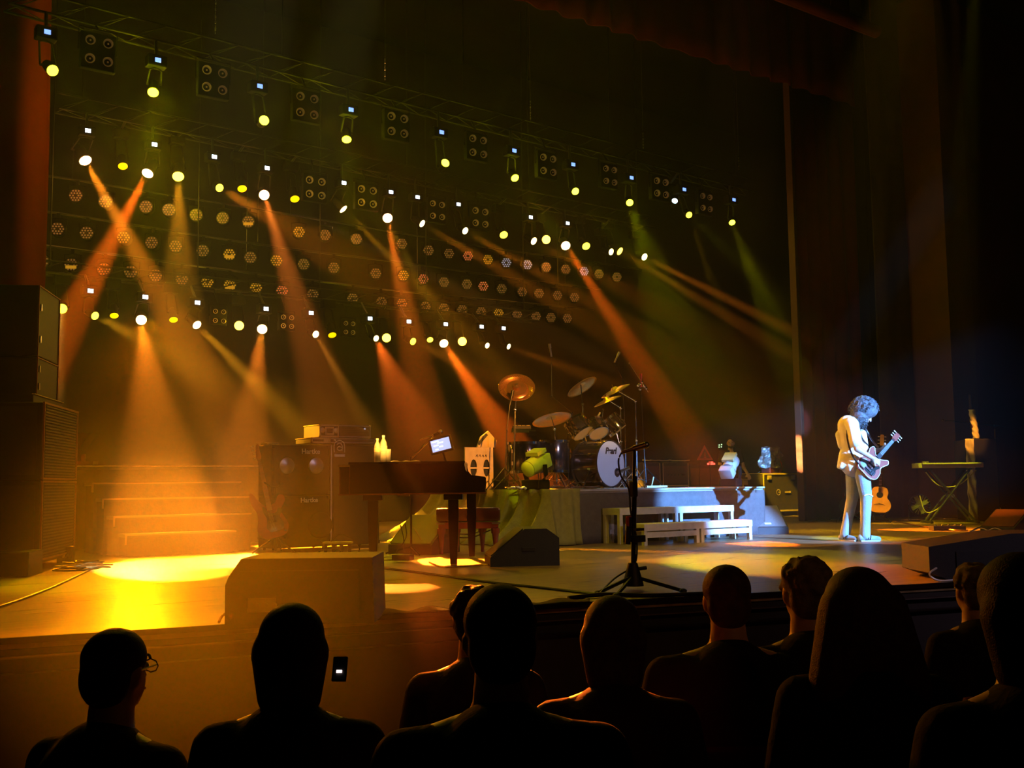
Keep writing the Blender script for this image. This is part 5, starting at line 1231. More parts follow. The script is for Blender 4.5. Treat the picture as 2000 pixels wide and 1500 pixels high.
# ------------------------------------------------------------------ white steps in front of the riser
def step_unit(label, pts_top, depth, vt_leg, h_rail, Y):
    (u0, v0), (u1, v1) = pts_top; A = PY(u0, v0, Y); B = PY(u1, v1, Y); z = (A.z+B.z)/2; w_ = B.x-A.x
    t = thing('riser_step', label, 'step', (A.x, Y, 0), group='white steps in front of the riser')
    b = MB()
    b.box((w_/2, depth/2, z-.012), (w_, depth, .022)); part('tread', b, 'whitepaint', t)
    b = MB(); b.box((w_/2, .01, z-.05), (w_, .025, .075)); part('front_rail', b, 'whitepaint', t)
    b = MB(); b.box((.012, depth/2, z-.05), (.025, depth, .075)); part('side_rail', b, 'whitepaint', t)
    b = MB(); b.box((w_-.012, depth/2, z-.05), (.025, depth, .075)); part('side_rail', b, 'whitepaint', t)
    for x in (.03, w_*.5-.045, w_*.5+.045, w_-.03):
        for y in (.03, depth-.03):
            b = MB(); b.box((x, y, (z-.02)/2), (.055, .05, z-.02)); part('leg', b, 'whitepaint', t)
    if h_rail:
        for xa, xb in ((.05, w_*.5-.06), (w_*.5+.06, w_-.05)):
            b = MB(); b.box(((xa+xb)/2, .012, h_rail), (xb-xa, .02, .07)); part('lower_rail', b, 'whitepaint', t)
            b = MB(); b.box(((xa+xb)/2, depth-.02, h_rail), (xb-xa, .02, .07)); part('lower_rail', b, 'whitepaint', t)
    return t
Ys = PY(1258, 1022, 10.2)
step_unit('lower white two-bay step closest to the stage front', ((1258, 1023), (1469, 1016)), .36, 0, .13, 10.15)
step_unit('upper white two-bay step against the riser', ((1210, 992), (1433, 987)), .34, 0, None, 10.6)
# pale stakes left of steps (door hinge bits on skirt)
b = MB(); q = PY(1198, 1015, 10.9); b.box((q.x, 10.93, q.z), (.05, .03, .26)); q2 = PY(1199, 1048, 10.9); b.box((q2.x, 10.93, q2.z+.0), (.045, .03, .07)); b.box((q.x, 10.945, (q.z+q2.z)/2), (.07, .02, .5))
solo('step_bracket', b, 'alu', 'pale upright metal bracket on the riser skirt left of the white steps', 'bracket')

# ------------------------------------------------------------------ keyboard area stage right
kp = F(1850, 1022); dK = (kp-EYE).dot(AX)
A = PD(1793, 903, dK); B = PD(1920, 901, dK); zk = A.z-.02; wK = (B-A).length
t = thing('keyboard', 'long yellow-lit stage keyboard on its stand at stage right', 'keyboard', ((A.x+B.x)/2, (A.y+B.y)/2, zk-.09), rz=-YAW)
b = MB(); b.box((0, .15, .05), (wK, .34, .09), bev=.01); part('body', b, mat('keybody', (.5, .48, .3), .4), t)
b = MB(); b.box((0, -.0, .085), (wK*.9, .14, .02)); part('white_keys', b, 'label', t)
b = MB(); [b.box((-wK*.42+wK*.84*k/35, .03, .1), (.014, .08, .012)) for k in range(36) if k % 7 not in (2, 6)]; part('black_keys', b, 'black', t, kind='stuff')
b = MB(); b.box((-wK*.33, .18, .11), (.1, .06, .03)); part('clip', b, 'brassedge', t)
g = Vector(((A.x+B.x)/2, (A.y+B.y)/2, 0))
t = thing('keyboard_stand', 'black X-frame stand under the long stage keyboard', 'stand', g, rz=-YAW); zt_ = zk-.1
for y in (.05, .28):
    for s in (-1, 1):
        b = MB(); b.cyl((s*.42, y, .02), (-s*.36, y, zt_-.02), .022, n=8); part('cross_bar', b, 'black', t)
for s in (-1, 1):
    b = MB(); b.box((s*.42, .16, .022), (.05, .5, .04)); part('foot', b, 'rubber', t); b = MB(); b.box((s*.36, .16, zt_-.01), (.05, .34, .03)); part('rest', b, 'black', t)
b = MB(); b.cyl((0.03, .03, zt_*.5), (0.03, .31, zt_*.5), .03, n=10); part('pivot', b, 'steel', t)
b = MB(); b.tube([(-.42, .1, zt_-.06), (-.2, .08, zt_-.3), (.15, .08, zt_-.3), (.5, .1, zt_-.03)], .01, 5, smooth=5); b.tube([(-.55, .1, .5), (-.45, .1, .2), (-.2, .1, .28), (0, .1, .5)], .01, 5, smooth=5); part('hanging_cable', b, 'yellowcable', t)
# round stage fan
c = PD(1796, 986, dK+1.0); t = thing('floor_fan', 'round caged fan on the floor left of the keyboard stand', 'fan', (c.x, c.y, 0), rz=-YAW); rF = .19; zc = c.z
b = MB(); b.lathe([(rF, -.06), (rF+.01, 0), (rF, .06)], 28, (0, 0, zc), Matrix.Rotation(R(90), 4, 'X')); part('ring', b, 'darkmetal', t, True)
b = MB(); [b.cyl((0, -.06, zc), (rF*math.cos(a*.314), -.05, zc+rF*math.sin(a*.314)), .003, n=4) for a in range(20)]; part('grille_wire', b, 'steel', t, kind='stuff')
for k in range(4):
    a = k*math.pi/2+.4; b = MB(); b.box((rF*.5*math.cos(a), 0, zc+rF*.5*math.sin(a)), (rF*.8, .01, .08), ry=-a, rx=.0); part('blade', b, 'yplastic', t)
b = MB(); b.sph((0, -.03, zc), .035, 10); part('hub', b, 'copper', t)
b = MB(); b.tube([(-rF-.02, 0, zc), (-rF-.02, 0, .02), (rF+.02, 0, .02), (rF+.02, 0, zc)], .012, 6); part('frame', b, 'black', t)
# tall cabinet with torn paper covered side
c = F(1893, 1018); t = thing('tall_cabinet', 'tall black speaker cabinet with crumpled pale covering on its left edge', 'speaker', (c.x, c.y, 0), rz=-YAW); dd_ = (c-EYE).dot(AX)
hh_ = PD(1890, 857, dd_).z; ww_ = 45*dd_/2100
b = MB(); b.box((.16+ww_/2, .25, hh_/2+.01), (ww_, .5, hh_-.02), bev=.015); part('cabinet', b, 'tolex', t)
def crm(i, j): return Vector((.0+.16*i, -.012+.02*math.sin(i*8+j*21)+.012*math.sin(j*43+i*3), .02+(hh_-.02)*j))
b = MB(); b.grid(crm, 8, 60); part('crumpled_cover', b, 'paper', t, True, solid=.01)
b = MB(); b.box((.08, .28, hh_/2), (.15, .5, hh_-.04)); part('side_box', b, 'black', t)
# tube / bag standing on it
def crt(i, j): a = i*6.283; r = .055+.008*math.sin(a*3+j*30); return Vector((.3+r*math.cos(a)-.06*j, .2+r*math.sin(a), hh_+.56*j+.004))
t2_ = thing('rolled_banner', 'pale crumpled roll standing on the tall black cabinet', 'roll', (c.x, c.y, 0), rz=-YAW)
b = MB(); b.grid(crt, 16, 30); part('roll', b, 'paper', t2_, True, solid=.006)
b = MB(); b.cyl((.24, .2, hh_+.2), (.22, .2, hh_+.85), .03, n=10); part('core_tube', b, 'brownkey', t2_)
# boom microphone stand right
g = F(1947, 1012); dM = (g-EYE).dot(AX); t = stand('microphone_stand', 'tall boom microphone stand behind the far right wedge monitor', g, PD(1943, 838, dM), cat='microphone stand', tube='copper', z0=0, rad=.3, r0=.014); mi = inv(t)
b = MB(); b.cyl(mi@PD(1962, 833, dM), mi@PD(1862, 823, dM), .009, n=8); b.sph(mi@PD(1943, 832, dM), .03, 8); part('boom', b, 'darkmetal', t)
b = MB(); b.cyl(mi@PD(1864, 823, dM), mi@PD(1846, 822, dM), .016, n=10); b.sph(mi@PD(1841, 821, dM), .028, 10); part('microphone', b, 'copper', t, True)
# acoustic guitar and dark guitar on stands behind the guitarist
def ac_guitar(name, label, u, vb, vh, dep, top, side, lean=.12, sc_=1.0, du=4):
    bt = PD(u, vb, dep); hd = PD(u+du, vh, dep+.25)
    t, L = guitar(name, label, bt, hd, EYE-bt, 1, 'ac', None)
    S = sc_
    poly = outline([(0, 0), (.12, .01), (.2, .1), (.19, .2), (.135, .285), (.15, .38), (.12, .46), (.05, .485), (-.05, .485), (-.12, .46), (-.15, .38), (-.135, .285), (-.19, .2), (-.2, .1), (-.12, .01)])
    b = body_prism([(x*S, z*S) for x, z in poly], .1*S, 0); part('body', b, side, t)
    b = body_prism([(x*S*.985, z*S*.985+.003) for x, z in poly], .006, -.005); part('top', b, top, t)
    b = MB(); b.lathe([(0, .001), (.052*S, .001), (.058*S, -.001)], 24, (0, -.0065, .33*S), Matrix.Rotation(R(90), 4, 'X')); part('sound_hole', b, 'black', t)
    b = MB(); b.prism([(-.1*S, .14*S), (-.03*S, .155*S), (.03*S, .155*S), (.1*S, .14*S), (.09*S, .155*S), (-.09*S, .155*S)][:4]+[(.0, .17*S)], 'y', -.014, -.005); part('bridge', b, 'darkwood', t)
    neck_parts(t, .38*S, L*.86, .055, .045, 'brownkey', 'amberwood', 6, L*.14, inline=False)
    return t
dG = 20.0
ac_guitar('acoustic_guitar', 'amber acoustic guitar on a stand behind the guitarist', 1717, 1001, 850, dG, 'amberwood', 'mahog', du=6)
ac_guitar('acoustic_guitar', 'dark guitar standing in shadow just left of the amber one', 1659, 1001, 862, dG+.4, 'darkwood', 'darkwood', du=24)
for u, lab, dd in ((1714, 'black stand holding the amber acoustic guitar', dG), (1659, 'black stand holding the shadowed dark guitar', dG+.4)):
    p = PD(u, 1001, dd); g = Vector((p.x, p.y, 0)); t = thing('guitar_stand', lab, 'stand', g, rz=-YAW, group='guitar stands at stage right')
    b = MB(); b.cyl((0, .2, .02), (0, .22, .62), .012, n=8); part('post', b, 'black', t)
    b = MB(); b.tube([(-.14, -.03, p.z+.02), (-.13, .0, p.z-.02), (0, .16, p.z-.0), (.13, .0, p.z-.02), (.14, -.03, p.z+.02)], .01, 6); part('cradle', b, 'rubber', t)
    for a in (-1, 0, 1):
        b = MB(); b.tube([(0, .2, .25), (a*.25, .2+(.3 if a == 0 else -.2), .012)], .01, 6); part('leg', b, 'black', t)
# wedges far right
wedge('small dark wedge monitor with chrome pipes at far right', (1948, 1041), .55, .55, .33, -YAW-1.0, mt='tolex', gm=mat('red_grille', (.07, .012, .01), .5), slope_front=.75)
q = F(1925, 1042); t = thing('chrome_pipes', 'two bent chrome pipes in front of the far right wedge monitor', 'pipe', q, rz=-YAW)
for k in (0, 1):
    b = MB(); b.tube([(-.25+.2*k, -.05, .02), (-.1+.2*k, -.08, .09), (.06+.2*k, -.05, .02)], .014, 8, smooth=4); part('pipe', b, 'chrome', t, True)
A = F(1910, 1133); dA2 = (A-EYE).dot(AX); t = thing('wedge_monitor', 'big black wedge monitor lying at the right edge of the stage front', 'monitor speaker', (A.x, A.y, 0), rz=-YAW, group='wedge monitors')
s_ = 2100/dA2; H1 = PD(1818, 1068, dA2).z; H2 = PD(1985, 1042, dA2+.0).z
b = MB(); b.prism([(-92/s_, .06), (-60/s_, .012), (220/s_, .012), (220/s_, H2), (70/s_, H2), (-92/s_, H1)], 'y', 0, .6); part('cabinet', b, 'tolex', t)
b = MB(); b.box((60/s_, -.004, H1*.5), (200/s_, .01, H1*.7)); part('back_panel', b, 'black', t)
b = MB(); b.tube([(-.33, -.02, .1), (-.42, -.1, .06), (-.36, -.12, .012), (-.2, -.1, .012), (.1, -.1, .012)], .008, 6, smooth=5); part('cable', b, 'alu', t)
b = MB(); b.tube([F(1700, 1016, .01), F(1745, 1018, .012), F(1790, 1026, .012), F(1850, 1034, .02), F(1890, 1036, .012)], .012, 6, smooth=5); solo('floor_cable', b, 'copper', 'reddish cable running across the floor behind the guitarist to the right', 'cable', smooth=True)
q = F(1850, 1036); t = thing('pedal_board', 'small dark pedal unit with shiny knobs on the floor at right', 'pedal', q, rz=-YAW)
b = MB(); b.box((0, 0, .04), (.5, .22, .07), bev=.01); part('case', b, 'black', t)
for k in range(5):
    b = MB(); b.sph((-.2+.1*k, -.06, .08), .02, 8); part('foot_switch', b, 'chrome', t)

# ------------------------------------------------------------------ people
def V(*a): return Vector(a)
def hand_shapes(wrist, d, nrm, curl=.6, side=1, s=1.0, spread=.12):
    """d: direction of the palm, nrm: back-of-hand normal; fingers curl away from nrm; side: thumb side sign"""
    d = d.normalized(); n = (nrm-d*nrm.dot(d)).normalized(); x = d.cross(n)*side; sh = []
    pc_ = wrist+d*.05*s
    for k in range(4):
        off = (k-1.5)*.02*s; sh.append(('c', wrist+x*off*.6, .015*s, wrist+d*.09*s+x*off, .0125*s))
    L_ = (.072, .08, .074, .058)
    for k in range(4):
        off = (1.5-k)*.021*s; a = wrist+d*.09*s+x*off; dd = d.copy()+x*off*spread*8; dd.normalize()
        for j, f_ in enumerate((.45, .32, .26)):
            ang = curl*(.5+.45*j); dd = (dd*math.cos(ang)-n*math.sin(ang)).normalized(); n2 = n
            b_ = a+dd*L_[k]*f_*s; sh.append(('c', a, .0098*s*(1-.08*j), b_, .0092*s*(1-.1*j))); a = b_
            n = (n-dd*n.dot(dd)).normalized()
        n = (nrm-d*nrm.dot(d)).normalized()
    a = wrist+d*.025*s+x*.028*s; dd = (d*.75+x*.7-n*.25).normalized()
    b_ = a+dd*.04*s; sh.append(('c', a, .014*s, b_, .0115*s)); dd = (d*.9+x*.2-n*.5*curl).normalized(); sh.append(('c', b_, .0115*s, b_+dd*.034*s, .0095*s))
    return sh
def head_shapes(c, f, u, s=1.0):
    f = f.normalized(); r = f.cross(u).normalized(); u = r.cross(f).normalized()
    rot = Matrix((r, f, u)).transposed().to_euler()
    sh = [('e', c+u*.03*s-f*.012*s, (.074*s, .095*s, .088*s), rot), ('e', c-u*.025*s+f*.02*s, (.062*s, .07*s, .088*s), rot),
          ('c', c-u*.085*s+f*.055*s, .028*s, c-u*.07*s+f*.0*s, .045*s), ('c', c+f*.09*s+u*.005*s, .01*s, c+f*.108*s-u*.03*s, .015*s),
          ('e', c+f*.085*s-u*.06*s, (.024*s, .014*s, .011*s), rot), ('c', c+f*.082*s+u*.026*s-r*.03*s, .011*s, c+f*.082*s+u*.026*s+r*.03*s, .011*s)]
    for q in (-1, 1): sh.append(('e', c+r*q*.076*s-f*.005*s-u*.005*s, (.012*s, .02*s, .032*s), rot))
    return sh
def face_parts(t, c, f, u, s=1.0, inv_=None):
    f = f.normalized(); r = f.cross(u).normalized(); u = r.cross(f).normalized()
    for q in (-1, 1):
        b = MB(); b.sph(c+r*q*.031*s+f*.078*s+u*.006*s, .0125*s, 10); part('eye', b, 'label', t, True)
        b = MB(); b.sph(c+r*q*.031*s+f*.0885*s+u*.004*s, .005*s, 8); part('pupil', b, 'black', t, True)
        b = MB(); b.tube([c+r*q*.016*s+f*.09*s+u*.03*s, c+r*q*.034*s+f*.092*s+u*.035*s, c+r*q*.05*s+f*.08*s+u*.028*s], .004*s, 5, smooth=3); part('eyebrow', b, 'darkhair', t, True)
    b = MB(); b.tube([c+f*.088*s-u*.062*s-r*.022*s, c+f*.1*s-u*.062*s, c+f*.088*s-u*.062*s+r*.022*s], .0045*s, 5, smooth=3); part('mouth', b, 'darkred', t, True)

# ---- guitarist
g = F(1680, 1057); T = thing('person', 'guitarist with big grey curly hair in white shirt, playing head bowed', 'person', g, rz=-YAW)
def q_(u, v, y=0): return Vector(((u-1680)/148.0, y, (1056-v)/148.0))
hc = q_(1698, 811, -.03); hf = V(.74, -.28, -.62); hu = V(.6, -.1, .8)
rs, re_, rw = q_(1664, 830, -.2), q_(1668, 879, -.29), q_(1699, 898, -.27)
ls, le, lw = q_(1684, 830, .17), q_(1700, 882, .22), q_(1733, 880, .115)
GB = V(.02, -.215, .885); GH = V(.60, .10, 1.40)           # guitar bottom / headstock tip
gn = V(.28, -.9, .28)
sh = head_shapes(hc, hf, hu, .98)
sh += [('c', hc-hu*.06-hf*.02, .052, q_(1674, 822, -.02), .06), ('c', rs, .055, re_, .043), ('c', re_, .042, rw, .027), ('c', ls, .055, le, .043), ('c', le, .042, lw, .027)]
sh += [('c', q_(1671, 830, 0), .12, q_(1677, 880, 0), .12), ('c', rs, .06, ls, .06), ('c', q_(1677, 880, 0), .125, q_(1679, 908, 0), .13)]
hipR, kR, aR = q_(1684, 915, -.09), q_(1690, 972, -.1), q_(1685, 1041, -.1)
hipL, kL, aL = q_(1677, 915, .09), q_(1673, 972, .1), q_(1655, 1040, .08)
for h_, k_, a_ in ((hipR, kR, aR), (hipL, kL, aL)): sh += [('c', h_, .085, k_, .055), ('c', k_, .052, a_, .036)]
sh += hand_shapes(rw, (V(.24, -.2, 1.02)-rw)+V(.05, 0, -.05), V(.1, -1, .25), .55, 1, 1.0)
sh += hand_shapes(lw, V(.5, -.62, .45), V(.75, .45, -.5), .95, -1, .95)
part('body', blob('body', sh, .0065, 3), 'skin', T)
face_parts(T, hc, hf, hu, .98)
# shirt
shirt = [('c', q_(1664, 832, -.03), .135, q_(1669, 865, 0), .15), ('c', q_(1669, 865, 0), .15, q_(1675, 895, 0), .155), ('c', q_(1675, 895, 0), .15, q_(1673, 908, 0), .165),
         ('c', rs+V(.01, .02, -.01), .088, rs.lerp(re_, .75), .078), ('c', ls, .08, ls.lerp(le, .8), .07), ('c', rs+V(0, .04, .01), .085, ls+V(0, -.04, .01), .085),
         ('c', q_(1662, 890, .0), .11, q_(1657, 906, 0), .1), ('c', q_(1653, 902, .04), .05, q_(1646, 912, .03), .03), ('c', q_(1653, 902, -.04), .05, q_(1647, 912, -.05), .03), ('c', q_(1649, 850, .0), .06, q_(1653, 870, 0), .06), ('c', q_(1690, 850, -.02), .07, q_(1692, 880, 0), .08)]
part('shirt', blob('shirt', shirt, .009, 4), 'whitecloth', T, label='loose white short-sleeved shirt')
b = MB(); b.tube([q_(1678, 819, -.12), q_(1685, 826, -.13), q_(1690, 838, -.13)], .014, 6, smooth=3); b.tube([q_(1690, 838, -.13), q_(1692, 830, -.04), q_(1688, 824, .06)], .012, 6, smooth=3); part('collar', b, 'whitecloth', T, True)
tr = []
for h_, k_, a_ in ((hipR, kR, aR), (hipL, kL, aL)): tr += [('c', h_, .105, k_, .078), ('c', k_, .076, k_.lerp(a_, .6), .066), ('c', k_.lerp(a_, .6), .066, a_+V(0, 0, -.02), .068)]
tr += [('c', hipR+V(0, 0, .04), .11, hipL+V(0, 0, .04), .11), ('c', q_(1678, 905, 0), .13, q_(1680, 915, 0), .13)]
part('trousers', blob('trousers', tr, .009, 3), 'jeans', T, label='pale blue jeans')
b = MB(); b.tube([q_(1683, 968, -.185), q_(1692, 966, -.185), q_(1700, 970, -.16)], .008, 6, smooth=3); part('knee_tear', b, 'whitecloth', T, True)
for a_, d, nm in ((aR, V(1, -.1, 0), 'near'), (aL, V(.55, -.8, 0), 'far')):
    d = d.normalized(); base = Vector((a_.x, a_.y, .0)); s_ = blob('shoe', [('c', base-d*.05+V(0, 0, .05), .05, base+d*.05+V(0, 0, .045), .046), ('c', base+d*.05+V(0, 0, .042), .044, base+d*.17+V(0, 0, .032), .034), ('c', base+V(0, 0, .05), .05, base+V(0, 0, .1), .05)], .007, 3)
    o = part('shoe', s_, 'jeans', T, label='pale trainer with dark stripes')
    n_ = V(d.y, -d.x, 0)
    for k in range(3):
        b = MB(); c0 = base+d*(.0+.025*k)+n_*.047; b.tube([c0+V(0, 0, .02), c0+d*.012+V(0, 0, .05), c0+d*.02-n_*.015+V(0, 0, .08)], .005, 5); part('stripe', b, 'black', o)
    b = MB(); b.box(base+d*.06+V(0, 0, .008), (.24, .085, .018), rz=math.atan2(d.y, d.x), bev=.006); part('sole', b, 'label', o)
# curly hair
rr = random.Random(11); hs = []
hcen = hc-hf*.05+hu*.055
hs = [('e', hcen, (.155, .165, .15)), ('e', hcen-V(.07, 0, .1), (.12, .14, .14)), ('e', hcen+V(.05, 0, -.01), (.13, .14, .12)), ('e', hcen-V(.1, 0, .17), (.08, .11, .08))]
for k in range(240):
    a = rr.uniform(0, 6.283); z = rr.uniform(-1, 1); r = math.sqrt(1-z*z); d = V(r*math.cos(a), r*math.sin(a), z)
    if d.x > .3 and d.z < -.05: continue
    cc = hcen-V(.01, 0, .0) if d.z > -.2 else hcen-V(.09, 0, .09); hs.append(('e', cc+V(d.x*.155, d.y*.155, d.z*.15), (rr.uniform(.018, .032),)*3))
part('hair', blob('hair', hs, .008, 1), 'greyhair', T, label='big mop of grey curls')
b = MB()
for k in range(420):
    a = rr.uniform(0, 6.283); z = rr.uniform(-.9, 1); r = math.sqrt(1-z*z); d = V(r*math.cos(a), r*math.sin(a), z)
    if d.x > .45 and d.z < -.0: continue
    cc = hcen-V(.01, 0, .0) if z > -.1 else hcen-V(.09, 0, .09); p = cc+V(d.x*.165, d.y*.17, d.z*.16); tx = d.cross(V(0, 0, 1)).normalized() if abs(d.z) < .95 else V(1, 0, 0); ty = d.cross(tx)
    b.tube([p+(tx*math.cos(j*1.3)+ty*math.sin(j*1.3))*.014+d*.006*j-V(0, 0, .004*j) for j in range(7)], .0035, 4)
part('curls', b, 'greyhair', T, kind='stuff')
# electric guitar (its own thing, in the guitarist's world frame)
Mw = Matrix.Translation(g) @ Matrix.Rotation(-YAW, 4, 'Z')
gbw, ghw = Mw@GB, Mw@GH; gnw = Mw.to_3x3()@gn
t, L = guitar('electric_guitar', 'red double-cutaway electric guitar played by the grey-haired guitarist', gbw, ghw, gnw, 1, 'el', None); S = L/.98*1.12
poly = outline([(0, 0), (.1, .005), (.17, .07), (.165, .17), (.125, .24), (.14, .31), (.165, .38), (.13, .42), (.075, .37), (.04, .345), (-.04, .345), (-.08, .375), (-.13, .42), (-.16, .37), (-.14, .3), (-.125, .24), (-.165, .17), (-.17, .07), (-.1, .005)])
b = body_prism([(x*S, z*S) for x, z in poly], .04); part('body', b, 'mahog', t)
b = MB()
P3 = [Vector((x*S, -.003, z*S)) for x, z in poly]; b.tube(P3+[P3[0]], .0055, 5); part('binding', b, 'label', t, label='white edge binding')
b = body_prism([(x*S*.5+.03, z*S*.5+.04) for x, z in poly[:]], .003, -.004); part('pickguard', b, 'blackgloss', t)
neck_parts(t, .33*S, L*.83, .056, .044, 'darkwood', 'mahog', 6, L*.15, inline=False)
for z in (.14, .2, .29):
    b = MB(); b.box((0, -.009, z*S), (.085, .014, .03), bev=.004); part('pickup', b, 'chrome', t)
b = MB(); b.box((0, -.008, .09*S), (.09, .016, .025)); part('bridge', b, 'chrome', t)
for k in range(6):
    b = MB(); b.cyl((.07+.025*(k % 2), 0, (.06+.022*(k//2))*S), (.07+.025*(k % 2), -.02, (.06+.022*(k//2))*S), .009, n=10); part('control', b, 'chrome', t)
b = MB(); [b.cyl((-.022+.009*k, -.022, .09*S), (-.016+.0065*k, -.022, L*.86), .001, n=4) for k in range(6)]; part('strings', b, 'steel', t, kind='stuff')
b = MB(); b.tube([Mw@q for q in (V(.02, -.2, .93), q_(1662, 890, -.2), q_(1655, 850, -.17), q_(1668, 816, -.06), q_(1684, 822, -.12), q_(1694, 845, -.17), q_(1703, 862, -.16), V(.27, -.05, 1.22))], .012, 6, smooth=5)
mi = inv(t)
for v in b.bm.verts: v.co = mi@v.co
part('strap', b, 'darkwood', t, True)

# ---- technician standing behind the riser
Yt = 15.4; hp = PY(1427, 866, Yt); sS = 2100/((hp-EYE).dot(AX)); T = thing('person', 'dark-haired technician in a black t-shirt standing behind the riser', 'person', (hp.x, hp.y, 0), rz=-YAW+.1)
H_ = hp.z+.13; k_ = H_/1.78
hc = V(0, 0, hp.z); f_ = V(-.25, -.95, -.2); u_ = V(-.05, -.2, 1)
sh = head_shapes(hc, f_, u_, k_)+[('c', hc-V(0, -.02, .08), .052, V(0, .03, hp.z-.2*k_), .06)]
def hz(f): return H_*f
for s in (-1, 1):
    shd = V(s*.18, .02, hz(.81)); el = V(s*.25, .0, hz(.64)); wr = V(s*.22+(.06 if s > 0 else 0), -.2, hz(.55))
    sh += [('c', shd, .055, el, .042), ('c', el, .04, wr, .027), ('c', V(s*.09, 0, hz(.5)), .085, V(s*.1, -.02, hz(.28)), .055), ('c', V(s*.1, -.02, hz(.28)), .052, V(s*.1, 0, .09), .038)]
    sh += hand_shapes(wr, V(0, -.7, -.5), V(0, -.4, 1), .5, s, 1.0)
sh += [('c', V(0, .02, hz(.78)), .12, V(0, .02, hz(.55)), .12)]
part('body', blob('body', sh, .009, 3), 'skin', T); face_parts(T, hc, f_, u_, k_)
st = [('c', V(-.1, .02, hz(.79)), .1, V(.1, .02, hz(.79)), .1), ('c', V(-.05, .02, hz(.75)), .14, V(-.05, .02, hz(.55)), .13), ('c', V(.05, .02, hz(.75)), .14, V(.05, .02, hz(.55)), .13)]
for s in (-1, 1): st += [('c', V(s*.18, .02, hz(.81)), .07, V(s*.22, .01, hz(.71)), .062)]
part('t_shirt', blob('t_shirt', st, .012, 3), 'darkcloth', T)
b = MB(); b.box((.05, -.125, hz(.73)), (.1, .012, .03)); part('chest_badge', b, 'label', T)
tr = [('c', V(-.08, 0, hz(.52)), .12, V(.08, 0, hz(.52)), .12)]
for s in (-1, 1): tr += [('c', V(s*.09, 0, hz(.5)), .1, V(s*.1, -.02, hz(.28)), .075), ('c', V(s*.1, -.02, hz(.28)), .07, V(s*.1, 0, .1), .06)]
part('trousers', blob('trousers', tr, .013, 3), 'darkcloth', T)
for s in (-1, 1): part('shoe', blob('shoe', [('c', V(s*.1, .03, .045), .045, V(s*.1, -.14, .035), .036)], .01, 3), 'black', T)
part('hair', blob('hair', [('e', hc+V(.005, .02, .05)*k_, (.082*k_, .1*k_, .082*k_)), ('e', hc+V(0, .05, 0), (.075*k_, .06*k_, .08*k_))], .009, 2), 'darkhair', T)
part('beard', blob('beard', [('c', hc+V(-.05, -.04, -.075)*k_, .022, hc+V(-.02, -.09, -.09)*k_, .022), ('c', hc+V(-.02, -.09, -.09)*k_, .022, hc+V(.03, -.05, -.075)*k_, .022)], .008, 2), 'darkhair', T)

